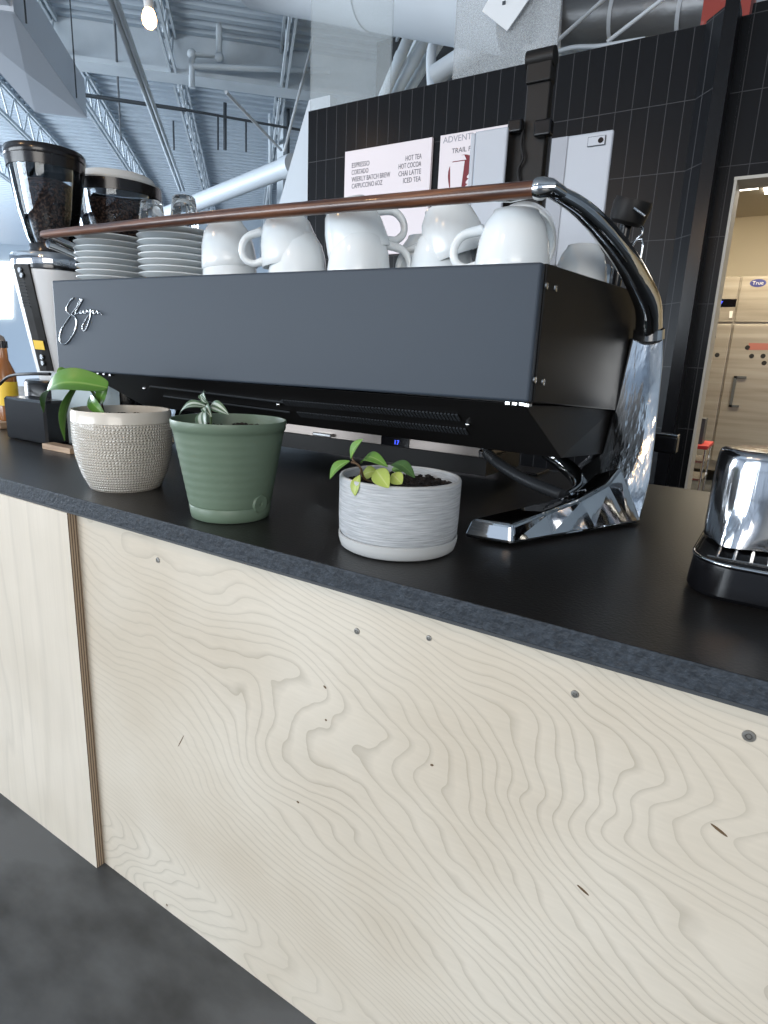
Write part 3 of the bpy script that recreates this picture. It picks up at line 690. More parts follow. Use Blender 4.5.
# chrome leg: toe, foot, shank
def leg_mesh(mirror=False):
    cx = -.879
    def P(x, y, z):
        if mirror: x = 2*cx - x + .075
        return V(x, y, z)
    # outer-bottom, outer-top, inner-top, inner-bottom
    foot = [
        [P(-.302,.827,.004), P(-.306,.832,.034), P(-.368,.824,.034), P(-.377,.817,.004)],
        [P(-.268,.905,.004), P(-.284,.91,.042), P(-.340,.91,.036), P(-.352,.905,.004)],
        [P(-.226,1.00,.004), P(-.257,.995,.053), P(-.310,.995,.040), P(-.318,.99,.004)],
        [P(-.192,1.075,.004), P(-.232,1.06,.072), P(-.285,1.06,.05), P(-.300,1.06,.004)],
        [P(-.176,1.108,.004), P(-.222,1.10,.098), P(-.268,1.12,.075), P(-.285,1.12,.004)]]
    bm = bmesh.new(); loft(bm, foot); return bm, P
for mir in (False, True):
    bm, P = leg_mesh(mir)
    o = link('foot', bm, 'chrome', em, bevel=.006)
    sh = [(.004,(640,525),(606,500)), (.05,(645,505),(600,488)), (.09,(649,480),(604,466))]
    bm = bmesh.new(); secs = []
    # rows of the shank: image left edge / right edge, measured on y 1.17 (left) and on the receding outer edge (right)
    rows = [((590,492),(640,523),1.11,1.104), ((574,484),(645,500),1.11,1.112), ((582,468),(650,480),1.13,1.125), ((603,452),(655,442),1.155,1.15), ((617,401),(660,395),1.172,1.175), ((626,364),(663,365),1.18,1.19), ((632,338),(664,338),1.185,1.20)]
    for (a, b, ya_, yb_) in rows:
        A = aty(*a, ya_); B = aty(*b, yb_); A.z -= ZC; B.z -= ZC
        nrm = Vector((B.y-A.y, -(B.x-A.x), 0)).normalized()
        if nrm.y > 0: nrm = -nrm
        m1 = A.lerp(B,.3)+nrm*.004 if False else A.lerp(B,.30)
        m2 = A.lerp(B,.78)+nrm*.006
        bk = Vector((-.020,.045,0))
        secs.append([P(*v) for v in (A, A.lerp(B,.25)+nrm*.001, A.lerp(B,.55)+nrm*.002, A.lerp(B,.82)+nrm*.002, B, B+bk, A+bk*.9)])
    loft(bm, secs); o = link('shank', bm, 'chrome_wavy', em, bevel=.003); smooth_angle(o, 35)
    # arm sweeping from the shank to the end of the rail
    cl = [((548,190),.838),((562,196),.865),((582,209),.91),((604,231),.97),((624,257),1.04),((639,283),1.11),((648,306),1.16),((649,330),1.195)]
    rs = [.0085,.011,.0135,.017,.0195,.022,.024,.0255]
    pts_ = []
    for q, yy in cl:
        v = aty(*q, yy); w_ = P(v.x, v.y, v.z-ZC)
        if mir: w_.x -= .075*max(0, (1.16-yy)/(1.16-.838))
        pts_.append(w_)
    newtube('arm', spline(pts_, 6), lerps(rs, 6), 'chrome', em, 24, flat=.85)
    c = pts_[-1]; bm = bmesh.new(); 
    if not mir:
        newtube('arm_socket', [c+Vector((0,.0,.002)), c+Vector((0,.004,-.014))], [.0255,.0262], 'chrome', em, 20)
    # inner brace curling up from foot to body
    br = [aty(*q, yy) for q, yy in (((545,452),1.16),((560,462),1.15),((575,475),1.12),((577,488),1.09),((566,496),1.06))]
    pb = [P(v.x, v.y, v.z-ZC) for v in br]
    newtube('brace', spline(pb, 6), lerps([.012,.015,.017,.015,.012], 6), 'chrome', em, 16, flat=.5)
# wooden rail with chrome ferrules
R0, R1 = aty(47,234,FY-.002), aty(536,189,FY-.002)
newtube('wooden_rail', spline([R0, R0.lerp(R1,.03), R0.lerp(R1,.5)+Vector((0,0,.003)), R0.lerp(R1,.97), R1], 8), lerps([.006,.009,.0105,.0108,.0110], 8), 'rail', em, 24)
dr = (R1-R0).normalized()
newtube('ferrule', [R1-dr*.001, R1+dr*.003, R1+dr*.009, R1+dr*.018, aty(560,194,.862)], [.0125,.0138,.0138,.0115,.0105], 'chrome', em, 24)
newtube('ferrule', [R0+Vector((.004,.004,-.004)), R0+Vector((.02,.03,-.016)), R0+Vector((.03,.07,-.03))], [.007,.008,.009], 'chrome', em, 16)
a = aty(476,200,FY+.004); b = aty(528,199,FY+.004); newtube('rail_bracket', [a, a.lerp(b,.7), b+Vector((0,.004,.006))], [.0025,.004,.005], 'chrome', em, 12)
# drip tray under the housing, with display
DY = 1.17
a = aty(285,424,DY); b = aty(481,450,DY); zt = (aty(480,449,DY).z)
zb_ = aty(480,458,DY).z; bm = bmesh.new(); box(bm, (-1.20,DY,zb_), (b.x,DY+.20,.099+ZC)); dt = link('drip_tray', bm, 'traysteel', em, bevel=.002)
bm = bmesh.new(); box(bm, (-1.25,DY+.01,.030+ZC), (b.x+.01,DY+.20,zb_-.0003)); link('drip_tray_shroud', bm, 'blackmetal', em)
c = aty(395,442,DY-.001); bm = bmesh.new(); box(bm, (c.x-.036,DY-.002,zb_+.002), (c.x+.036,DY-.0002,.097+ZC)); dp = link('digital_display', bm, 'display', dt)
text('digits', '17', .014, (c.x-.002,DY-.003,zb_+.006), (1,0,0), (0,0,1), 'digits', dp, .0003)
c = aty(322,434,DY); bm = bmesh.new(); box(bm, (c.x-.02,DY-.012,c.z-.004), (c.x+.035,DY-.0005,c.z+.004)); link('tray_handle', bm, 'chrome', dt, bevel=.002)
# drain valve and corrugated hose
hp = spline([aty(486,452,1.15), aty(497,462,1.13), aty(515,474,1.10), aty(537,485,1.07), aty(562,495,1.05)], 14)
newtube('drain_hose', hp, [.0098+.0016*(k%2) for k in range(len(hp))], 'hose', em, 16)
v = aty(484,449,1.15); bm = bmesh.new(); lathe(bm, [(0,-.016),(.009,-.016),(.011,-.004),(.007,.0),(.007,.008),(.012,.010),(.012,.02),(0,.02)], 16, v); smooth_angle(link('drain_valve', bm, 'chrome', em), 40)
newtube('valve_lever', [v+Vector((.004,-.004,0)), v+Vector((.028,-.008,.006))], [.005,.003], 'blackgloss', em)
# barista side lever seen past the leg
A = aty(654,442,1.36)
bm = bmesh.new(); box(bm, (A.x-.03,1.33,A.z-.017), (A.x+.047,1.36,A.z+.017)); sl = link('side_lever', bm, 'blackgloss', em, bevel=.004)
bm = bmesh.new(); box(bm, (A.x-.028,1.332,A.z+.0172), (A.x+.046,1.358,A.z+.021)); link('lever_trim', bm, 'chrome', sl, bevel=.001)
# group caps and chrome cylinders at the barista edge
for k, px in enumerate((577, 590, 603)):
    c = aty(px, 262, 1.27); newlathe('group_cap', [(0,.0),(.019,.0),(.019,.055),(.015,.062),(0,.063)], 'chrome', em, Vector((c.x, 1.27, .385+ZC)), 28)
# steam knob on its stem
kc = aty(630, 212, 1.22)
ax = Vector((.28,-.12,.95)).normalized()
bm = bmesh.new(); lathe(bm, [(0,-.021),(.024,-.021),(.030,-.015),(.033,.012),(.031,.020),(0,.021)], 36)
bmesh.ops.transform(bm, verts=bm.verts, matrix=Matrix.Translation(kc) @ ax.to_track_quat('Z','Y').to_matrix().to_4x4()); kn = smooth_angle(link('steam_knob', bm, 'blackmetal', em), 35)
e1 = aty(634,208,1.186); e2 = aty(645,216,1.190); newtube('knob_pointer', [e1, e2], .0022, 'chrome', kn)
newtube('knob_stem', [kc-ax*.015, Vector((kc.x-.012,1.225,.385+ZC))], .010, 'blackgloss', em, 16)
newtube('wire_bail', [aty(x,y,1.24) for x, y in ((627,242),(628,226),(640,226),(643,229),(642,234),(632,244),(631,249),(636,240),(642,239),(643,246),(640,262))], .0022, 'chrome', em, 8)

# ================================================================== SAUCERS, CUPS, GLASSES
def saucer_mesh():
    bm = bmesh.new(); lathe(bm, [(0,.0),(.030,.0),(.034,.002),(.058,.0035),(.0770,.0118),(.0800,.0128),(.0805,.0142),(.079,.0152),(.060,.0078),(.034,.005),(0,.005)], 56); return bm
sm_obj = None
def saucers(cx, cy, n, which, grp):
    global sm_obj
    for k in range(n):
        z = .3842 + k*.0126
        if sm_obj is None:
            o = smooth_angle(link('saucer', saucer_mesh(), 'cup'), 50); sm_obj = o
        else:
            o = sm_obj.copy(); COL.objects.link(o)
        o.location = (cx+random.uniform(-.0012,.0012), cy+random.uniform(-.0012,.0012), z+ZC)
        ordn = ['lowest','second lowest','third from the bottom','fourth from the bottom','fifth from the bottom','sixth from the bottom','seventh from the bottom','second from the top','topmost'][k]
        tag(o, 'white saucer, %s in the stack %s' % (ordn, which), 'saucer', grp)
c1 = aty(113,262,.945); c2 = aty(178,262,.945)
saucers(c1.x, .945, 9, 'beside the machine\'s left end', 'saucers in the left stack')
saucers(c2.x, .945, 9, 'next to the cups', 'saucers in the right stack')
def tumbler(c, label):
    t = thing('drinking_glass', label, 'glass', c, 'small clear glasses on the saucer stacks')
    newlathe('glass_body', [(.028,0),(.0275,.03),(.023,.062),(.019,.066),(0,.064),(0,.056),(.018,.057),(.021,.052),(.0255,.03),(.026,0),(.028,0)], 'glass', t, c, 32)
zt = .3842+8*.0126+.0158
g = aty(150,200,.945); tumbler(Vector((g.x+.004,.945,zt+ZC)), 'small upturned clear glass nearer the white lidded grinder')
g = aty(184,203,.945); tumbler(Vector((g.x+.0,.945,zt+ZC)), 'small upturned clear glass farther from the grinders')

cup0 = None
def cup_parts(t):
    rot = t
    bm = bmesh.new()
    lathe(bm, [(0,.004),(.026,.004),(.028,0),(.032,0),(.033,.004),(.043,.018),(.050,.042),(.0535,.070),(.0545,.085),(.053,.0862),(.0515,.085),(.050,.068),(.046,.042),(.039,.020),(.028,.009),(0,.008)], 56)
    b = bpy.data.meshes.new('bowl'); bmesh.ops.recalc_face_normals(bm, faces=bm.faces); bm.to_mesh(b); bm.free(); b.materials.append(MT['cup'])
    for p in b.polygons: p.use_smooth = True
    bm = bmesh.new(); tube(bm, spline([(.050,0,.074),(.068,0,.077),(.083,0,.068),(.086,0,.050),(.074,0,.032),(.044,0,.024)], 7), lerps([.0075,.0065,.006,.006,.0065,.008], 7), 14, flat=1.25)
    h = bpy.data.meshes.new('handle'); bmesh.ops.recalc_face_normals(bm, faces=bm.faces); bm.to_mesh(h); bm.free(); h.materials.append(MT['cup'])
    for p in h.polygons: p.use_smooth = True
    return b, h
CB, CH = cup_parts(None)
def cup(c, tilt, handle_deg, label, s=1.0, upright=False, lean=0):
    # c: rim centre for an upturned cup. tilt: roll about the viewing direction, degrees. handle_deg: 0 = toward picture right
    c = Vector(c); vd = Vector((c.x, c.y, 0)).normalized(); rt = Vector((vd.y, -vd.x, 0))
    zax = ZUP if upright else -ZUP
    q = Matrix.Rotation(math.radians(tilt), 3, vd) @ Matrix.Rotation(math.radians(lean), 3, rt)
    hx = Matrix.Rotation(math.radians(handle_deg), 3, ZUP) @ rt
    Z = q @ zax; X = q @ hx; Y = Z.cross(X)
    base = c - Z*(0 if upright else .086*s)
    Mx = Matrix(((X.x*s,Y.x*s,Z.x*s,base.x),(X.y*s,Y.y*s,Z.y*s,base.y),(X.z*s,Y.z*s,Z.z*s,base.z),(0,0,0,1)))
    t = bpy.data.objects.new('coffee_cup', None); COL.objects.link(t); t.matrix_world = Mx; t.empty_display_size = .03
    tag(t, label, 'cup', 'white cups piled on the machine')
    for nm, me in (('bowl', CB), ('handle', CH)):
        o = bpy.data.objects.new(nm, me); COL.objects.link(o); o.parent = t
    return t
TZ = .3845
def cp(px, Y, z): v = aty(px, 262, Y); return Vector((v.x, Y, z+ZC))
cup(cp(230,.930,TZ), 0, 115, 'white cup standing upside down right beside the right saucer stack, under another cup')
cup(cp(230,.932,TZ+.034), -5, 100, 'white cup nested on the leftmost upturned cup, beside the saucers')
cup(cp(298,.925,TZ), 0, 90, 'upturned white cup under the tilted one, second from the saucers')
cup(cp(292,.925,TZ+.034), -9, 178, 'tilted white cup with its handle down left, second from the saucers')
cup(cp(359,.915,TZ), 0, 5, 'upturned white cup below the menu board, handle pointing right at tray level')
cup(cp(360,.925,TZ+.044), -17, 8, 'tilted white cup below the menu board, its handle raised to the right')
cup(cp(425,1.03,TZ), 0, 20, 'white cup half hidden at the back between two cup pairs')
cup(cp(442,.985,TZ), 0, 150, 'upturned white cup below the left tablet, mostly behind the front cup handle')
cup(cp(458,.99,TZ+.040), -20, 60, 'tilted white cup resting high below the left tablet')
cup(cp(512,.905,TZ), 0, 176, 'front white cup upside down at the tray corner with its handle to the left')
v_ = aty(519,250,.985); cup((v_.x,.985,TZ+.056+ZC), 12, 90, 'large white cup lying on its side behind the front corner cup, its rim showing', 1.02, lean=-62)
cup(cp(582,1.10,TZ), 0, 60, 'lone white cup at the right end of the tray beside the chrome arm', .80)

# ================================================================== PLANT POTS
def leaf(bm, B, T, w, up, mi=0, curl=.25, heart=False, nu=6, nv=10, bend=0.12):
    B, T, up = Vector(B), Vector(T), Vector(up).normalized(); L = T-B; ax = L.normalized(); sd = ax.cross(up).normalized(); n = sd.cross(ax).normalized()
    ul = bm.loops.layers.uv.verify(); grid = []
    for j in range(nv+1):
        t = j/nv
        if heart: wd = w*(math.sin(math.pi*min(1,(t*.88+.12)))**.8)*(1.25-.55*t) if t < 1 else 0
        else: wd = w*math.sin(math.pi*min(.999, max(.02, t)))**.75
        if j == nv: wd = 0.0004
        if j == 0: wd = max(wd*.4, .001) if not heart else w*.45
        row = []
        for i in range(nu+1):
            s = i/nu*2-1
            p = B + L*t + sd*(s*wd) + n*(abs(s)**1.5*wd*curl) + n*(math.sin(math.pi*t)*L.length*bend)
            row.append(bm.verts.new(p))
        grid.append(row)
    for j in range(nv):
        for i in range(nu):
            f = bm.faces.new((grid[j][i], grid[j][i+1], grid[j+1][i+1], grid[j+1][i])); f.material_index = mi; f.smooth = True
            for lp, (ii, jj) in zip(f.loops, ((i,j),(i+1,j),(i+1,j+1),(i,j+1))): lp[ul].uv = (ii/nu, jj/nv)
def mkleaf(parent, B, T, w, up, m, **k):
    bm = bmesh.new(); leaf(bm, B, T, w, up, **k); me = bpy.data.meshes.new('leaf'); bm.to_mesh(me); bm.free(); me.materials.append(MT[m])
    o = bpy.data.objects.new('leaf', me); COL.objects.link(o); o.parent = parent; o.matrix_parent_inverse = Matrix.Translation(parent.location).inverted()
    s = o.modifiers.new('thick', 'SOLIDIFY'); s.thickness = .0008; s.offset = 0; s2 = o.modifiers.new('sub', 'SUBSURF'); s2.levels = 1; s2.render_levels = 2
    return o
def soil(parent, c, r, z):
    bm = bmesh.new(); n = 26; seg = 40
    prof = [(r*k/14, z + .004*(1-(k/14)**2)) for k in range(15)]
    rings = lathe(bm, prof, seg, c)
    for v in bm.verts: v.co.z += random.uniform(-.0022,.0028)
    for k in range(150):
        a = random.uniform(0, 6.28); q = r*.93*math.sqrt(random.random()); s = random.uniform(.0018,.0045)
        p = Vector(c)+Vector((q*math.cos(a), q*math.sin(a), z+.004))
        b2 = bmesh.ops.create_icosphere(bm, subdivisions=1, radius=s)['verts']
        for v in b2: v.co = p + Vector((v.co.x*random.uniform(.8,1.6), v.co.y*random.uniform(.8,1.6), v.co.z*.8))
    return link('soil', bm, 'soil', parent)

# --- beige woven pot with pothos
bc = V(-1.038,.713,0)
tp = thing('potted_plant', 'beige textured pot with big drooping green leaves, leftmost on the worktop', 'potted plant', bc, 'potted plants along the counter edge')
pf = [(0,0),(.060,0),(.064,.003),(.076,.030),(.084,.060),(.0875,.090),(.088,.115),(.0870,.144),(.085,.1475),(.082,.147),(.0815,.120),(.0815,.118),(0,.118)]
newlathe('plant_pot', pf, 'potbeige', tp, bc, 96, uv=True, ang=50)
soil(tp, bc, .080, .128)
st = [aty(98,413,.70), aty(95,396,.695), aty(86,387,.69), aty(78,388,.685)]
newtube('stem', spline([aty(99,412,.715), aty(93,394,.70), aty(84,384,.69), aty(76,380,.685)], 5), .0016, 'stemgreen', tp)
newtube('stem', spline([aty(104,413,.72), aty(99,395,.71), aty(88,386,.70), aty(79,388,.69)], 5), .0016, 'stem', tp)
newtube('stem', spline([aty(96,413,.70), aty(98,402,.70), aty(92,388,.70), aty(104,398,.70)], 5), .0014, 'stemgreen', tp)
up1 = Vector((-.2,-.55,.8))
mkleaf(tp, aty(108,388,.69), aty(44,413,.66), .029, Vector((-.35,-.72,.60)), 'pothos', heart=True, bend=.24, curl=.35, nu=8, nv=14)
mkleaf(tp, aty(72,376,.72), aty(57,384,.70), .022, Vector((-.1,-.9,.4)), 'pothos', heart=True, bend=.3)
mkleaf(tp, aty(78,385,.672), aty(65,441,.655), .024, Vector((-.75,-.62,.05)), 'pothos', heart=True, bend=.10, curl=.15, nu=8, nv=14)
mkleaf(tp, aty(90,396,.70), aty(106,416,.685), .012, Vector((.5,-.85,.1)), 'pothos', bend=.12, curl=.3)
mkleaf(tp, aty(100,404,.70), aty(108,384,.70), .012, Vector((.35,-.92,.1)), 'pothos', bend=.1, curl=.3)

# --- sage green pot
gc = V(-.736,.694,0)
tp = thing('potted_plant', 'sage green tapered pot with a small white-striped plant, between beige and white pots', 'potted plant', gc, 'potted plants along the counter edge')
pf = [(0,0),(.058,0),(.062,.002),(.0635,.010),(.0650,.021),(.0640,.0225),(.0650,.024)]
for k in range(36):
    z = .026+k*.0032; pf.append((.0652+(z-.024)/.131*.0232 + (.0003 if (k//2) % 2 else 0), z))
pf += [(.0876,.142),(.0882,.1425),(.0896,.154),(.0888,.1565),(.0872,.156),(.085,.138),(.083,.13),(0,.13)]
newlathe('plant_pot', pf, 'potgreen', tp, gc, 80, ang=60)
soil(tp, gc, .083, .136)
p0 = atz(272,508,.03); dd_ = (p0-gc); dd_.z = 0; dd_ = dd_.normalized()
q = gc + Vector((.93,-.02,0)).normalized()*.0655 + Vector((0,0,.030))
bm = bmesh.new(); lathe(bm, [(.004,.003),(.013,.003),(.015,0),(.012,-.004),(.004,-.006),(.003,-.002),(.004,.003)], 24, (0,0,0)); bmesh.ops.transform(bm, verts=bm.verts, matrix=Matrix.Translation(q) @ Vector((.93,-.02,-.1)).to_track_quat('Z','Y').to_matrix().to_4x4())
smooth_angle(link('watering_port', bm, 'potgreen', tp), 50)
ctr = aty(209,408,.685)
newtube('stem', spline([gc+Vector((-.01,-.03,.132)), aty(211,416,.69), ctr], 5), .002, 'stemgreen', tp)
mkleaf(tp, ctr, aty(179,415,.665), .0115, (-.3,-.65,.7), 'striped', bend=.22, curl=.3)
mkleaf(tp, ctr, aty(207,434,.64), .0125, (.1,-.95,.3), 'striped', bend=.16, curl=.3)
mkleaf(tp, ctr, aty(229,415,.675), .0105, (.4,-.7,.6), 'striped', bend=.2, curl=.3)
mkleaf(tp, aty(209,409,.69), aty(212,417,.655), .008, (.1,-.8,.6), 'striped', bend=.2)
mkleaf(tp, aty(207,402,.685), aty(206,392,.70), .0075, (-.1,-.9,.3), 'striped', bend=.25, curl=.5)
mkleaf(tp, aty(209,403,.68), aty(201,395,.67), .005, (-.1,-.9,.3), 'striped', bend=.2, curl=.5)

# --- white ribbed concrete pot on its saucer
wc = V(-.437,.729,0)
tp = thing('potted_plant', 'low white concrete pot in a saucer with yellow-green leaves, rightmost on the worktop', 'potted plant', wc, 'potted plants along the counter edge')
newlathe('pot_saucer', [(0,0.002),(.076,0.001),(.081,.004),(.0838,.013),(.0845,.0205),(.0825,.0215),(.081,.015),(0,.012)], 'potrim', tp, wc, 80, ang=50)
newlathe('plant_pot', [(0,.0125),(.078,.0125),(.0800,.020),(.0835,.026),(.0845,.045),(.0848,.099),(.0838,.1015),(.0805,.102),(.0785,.1005),(.078,.08),(0,.08)], 'potwhite', tp, wc, 96, ang=50)
newlathe('pot_lip', [(.0790,.1008),(.0800,.1024),(.0836,.1022),(.0846,.1000)], 'potrim', tp, wc, 96, ang=80)
soil(tp, wc, .0775, .088)
base = aty(372,486,.70)
A1 = aty(361,469,.68)
newtube('stem', spline([aty(382,484,.71), aty(372,482,.70), aty(364,478,.69), A1, aty(357,464,.675), aty(351,462,.67)], 5), .0016, 'stem', tp)
newtube('stem', spline([aty(357,464,.675), aty(353,460,.675), aty(352,456,.675)], 5), .0011, 'stem', tp)
newtube('stem', spline([A1, aty(360,474,.67), aty(356,479,.66)], 4), .001, 'stem', tp)
mkleaf(tp, aty(351,459,.675), aty(363,439,.68), .0098, (-.5,-.8,.25), 'leafgreen', bend=.1, curl=.3)
mkleaf(tp, aty(350,461,.67), aty(330,479,.655), .0118, (-.4,-.75,.5), 'leafgreen', bend=.14)
mkleaf(tp, aty(360,475,.655), aty(355,496,.645), .0082, (-.1,-.97,.2), 'leafyellow', bend=.12)
mkleaf(tp, aty(361,464,.70), aty(388,467,.69), .0105, (.0,-.55,.85), 'leafgreen', bend=.28, curl=.2)
mkleaf(tp, aty(376,470,.675), aty(389,488,.648), .0125, (.1,-.8,.6), 'leafyellow', bend=.10, curl=.1)
mkleaf(tp, aty(362,476,.70), aty(377,471,.70), .0105, (.1,-.8,.6), 'leafyellow', bend=.10, curl=.1)
mkleaf(tp, aty(392,474,.67), aty(402,484,.665), .0100, (.1,-.8,.6), 'leafyellow', bend=.10, curl=.1)
mkleaf(tp, aty(391,465,.685), aty(415,478,.675), .0095, (.3,-.55,.8), 'leafdark', bend=.22, curl=.2)
mkleaf(tp, aty(392,469,.69), aty(404,471,.69), .0065, (.2,-.7,.7), 'leafgreen', bend=.1)

# ================================================================== GRINDERS
def grinder(c, label, lid, sc=1.0, dark_strip=True):
    t = thing('coffee_grinder', label, 'coffee grinder', c, 'coffee grinders behind the machine')
    def L(nm, prof, m, **k): return newlathe(nm, [(r*sc, z*sc) for r, z in prof], m, t, c, 56, **k)
    L('grinder_base', [(0,.001),(.10,.001),(.104,.008),(.104,.145),(.098,.155),(0,.155)], 'blackgloss')
    L('grinder_body', [(0,.1555),(.062,.1555),(.066,.17),(.106,.445),(.106,.455),(0,.4555)], 'whitepaint')
    L('steel_collar', [(0,.456),(.107,.456),(.109,.459),(.109,.494),(.105,.500),(0,.500)], 'collar')
    L('hopper_neck', [(0,.5005),(.066,.5005),(.060,.512),(.058,.528),(0,.528)], 'lidblack')
    return t, L
cA = V(-1.835,1.07,0)
gA, L = grinder(cA, 'leftmost coffee grinder with a black lidded hopper and chrome collar', 'black')
L('hopper', [(.054,.5285),(.062,.545),(.078,.61),(.091,.69),(.098,.745),(.096,.745),(.089,.69),(.076,.61),(.060,.547),(.052,.5285)], 'acrylic')
L('coffee_beans', [(0,.530),(.050,.530),(.058,.549),(.072,.612),(.083,.672),(.078,.680),(.05,.695),(0,.698)], 'bean', ang=20)
L('hopper_lid', [(0,.7455),(.1005,.7455),(.102,.750),(.102,.764),(.098,.770),(0,.772)], 'lidblack')
L('hopper_band', [(.0955,.720),(.0975,.720),(.1000,.745),(.0985,.745)], 'lidblack')
# side control strip: px column (13..26,265)->(38..50,370)
def oncyl(px, py, Y): return aty(px, py, Y)
Yg = .985
def onbody(px, py, off=0.0):      # point on the tapered grinder body seen at an image point
    r_ = ray(px, py); o_ = Vector((0,0,CAMH+ZC)); best = None; t_ = 1.2
    bt = None
    for k in range(900):
        p_ = o_ + r_*(1.2+k*.001); z_ = min(.455, max(.17, p_.z-ZC)); rr = .066+(z_-.17)/.275*.040+off
        d_ = math.hypot(p_.x-cA.x, p_.y-cA.y)-rr
        if best is None or d_ < best: best, bt = d_, p_
        if d_ <= 0: return p_
    return bt
bm = bmesh.new(); N_ = 10; secs = []
for k in range(N_+1):
    f_ = k/N_; xl_ = 13+(40-13)*f_; xr_ = 28+(53-28)*f_; y_ = 264+107*f_
    a_, m_, b_ = onbody(xl_, y_, .006), onbody((xl_+xr_)/2, y_, .006), onbody(xr_, y_, .006); ins = Vector((cA.x-m_.x, cA.y-m_.y, 0)).normalized()*.018
    secs.append([a_, m_, b_, b_+ins, m_+ins, a_+ins])
loft(bm, secs); cs = link('control_strip', bm, 'blackmetal', gA)
bm = bmesh.new()
for k in range(9):
    a = onbody(17+k*.78, 279+k*3.4, .007); b = onbody(24+k*.78, 279.5+k*3.4, .007); tube(bm, [a,b], .0014, 5)
link('vent_slots', bm, 'hose', cs)
for px, py in ((20,270),(22,275),(42,357),(43,363)):
    bm = bmesh.new(); lathe(bm, [(0,.003),(.007,.003),(.008,0)], 14); bmesh.ops.rotate(bm, verts=bm.verts, cent=(0,0,0), matrix=Matrix.Rotation(math.pi/2,3,'X')); bmesh.ops.translate(bm, verts=bm.verts, vec=onbody(px,py,.007)); link('button', bm, 'steel', cs)
bm = bmesh.new(); prism(bm, [onbody(33,340,.0075), onbody(43,341,.0075), onbody(45,350,.0075), onbody(35,349,.0075)], (.001,-.001,0)); link('yellow_sticker', bm, 'yellow', cs)
cB = V(-1.90,1.335,0)
gB, L = grinder(cB, 'second coffee grinder with a pale grey lid, behind the saucer stacks', 'white', 1.0)
L('hopper', [(.062,.5285),(.082,.55),(.108,.60),(.126,.66),(.133,.745),(.131,.745),(.124,.66),(.106,.60),(.080,.552),(.060,.5285)], 'acrylic')
L('coffee_beans', [(0,.530),(.058,.530),(.079,.553),(.105,.602),(.1225,.664),(.126,.690),(.10,.700),(0,.706)], 'bean', ang=20)
L('hopper_band', [(.1335,.715),(.1345,.715),(.1350,.747),(.1335,.747)], 'lidblack')
L('hopper_lid', [(0,.7475),(.132,.7475),(.1335,.752),(.115,.757),(.112,.772),(.106,.777),(0,.778)], 'lidwhite')

# ================================================================== THINGS AT THE LEFT END
def bottle(px, py, Y, m, label, h=.2, r=.028, cap='lidblack'):
    c = aty(px, py, Y); c.z = ZC+.0005; t = thing('syrup_bottle', label, 'bottle', c)
    newlathe('bottle_body', [(0,0),(r,0),(r*1.03,.01),(r,h*.62),(r*.45,h*.78),(r*.4,h*.92),(0,h*.92)], m, t, c, 28)
    newlathe('bottle_cap', [(0,h*.921),(r*.5,h*.921),(r*.5,h),(0,h)], cap, t, c, 20)
    newlathe('bottle_label', [(r*1.04,h*.25),(r*1.05,h*.26),(r*1.03,h*.52),(r*1.02,h*.53)], 'yellow', t, c, 28)
# black knock box in front of the grinder foot
c = atz(50,448,0)
Bx = [atz(17,437,0), atz(54,441,0)]
kb = newbox('knock_box', (-2.02,.99-.06,ZC+.0005), (-1.66,.955,ZC+.0015), 'blackgloss')
bm = bmesh.new(); box(bm, (-1.80,.875,ZC+.0005), (-1.60,.955,ZC+.115)); bm.to_mesh(kb.data); bm.free(); kb.modifiers.new('b','BEVEL').width = .006
tag(kb, 'gloss black box at the foot of the leftmost grinder, behind the pothos leaves', 'box')
# translucent container behind the pothos
c = aty(78,440,.93)
bm = bmesh.new(); x0, x1 = aty(53,400,.94).x, aty(96,400,.94).x
box(bm, (x0,.935,ZC+.0005), (x1,1.01,ZC+.185)); tb = link('plastic_container', bm, 'bin', bevel=.006); tag(tb, 'clear plastic container with white print under the machine\'s left corner', 'container')
for k in range(5):
    newbox('printed_mark', (x0+.022+k*.014,.9340,ZC+.150+.003*(k%2)), (x0+.030+k*.014,.9346,ZC+.166-.002*(k%3)), 'paper', tb)
a = atz(50,437,.0); newb = newbox('wooden_block', (aty(47,433,.86).x,.845,ZC+.0005), (aty(70,437,.86).x+.02,.875,ZC+.014), 'lightwood'); tag(newb, 'thin light wooden strip lying behind the beige pot', 'wood strip')
bottle(10, 420, 1.02, 'amber', 'amber syrup bottle with a yellow label, left of the grinder base', .26, .03)
c = aty(2,405,1.12); t = thing('paper_cup', 'stack of beige paper cups at the far left edge', 'cup', Vector((c.x-.03,1.12,ZC+.0005)))  # unclear beige rounded shape, built as a lidded canister
cc = Vector((c.x-.03,1.12,ZC+.0005))
newlathe('cup_body', [(0,0),(.030,0),(.045,.235),(.047,.238),(.045,.24),(0,.238)], 'kraft', t, cc, 32)
newlathe('cup_lid', [(0,.2405),(.047,.2405),(.048,.25),(.040,.275),(.02,.287),(0,.288)], 'kraft', t, cc, 32)
tag(newtube('power_cable', spline([atz(-14,398,.12), aty(0,384,.93), aty(10,376,.92), aty(28,374,.86), aty(50,374,.86)], 6), .004, 'rubber'), 'black power cable arching in front of the grinder base', 'cable')
tag(newtube('power_cable', spline([atz(-12,402,.06), atz(0,411,.035), atz(14,424,.012), atz(30,432,.0045), atz(50,437,.0045), atz(60,436,.0045)], 6), .004, 'rubber'), 'black power cable trailing across the worktop toward the wooden strip', 'cable')
bm = bmesh.new(); c = atz(2,428,.0); box(bm, (c.x-.10,c.y-.02,ZC+.0005), (c.x+.03,c.y+.015,ZC+.02)); tag(link('wooden_block', bm, 'lightwood', bevel=.002), 'small light wooden block at the left edge under the bottle', 'wood block')

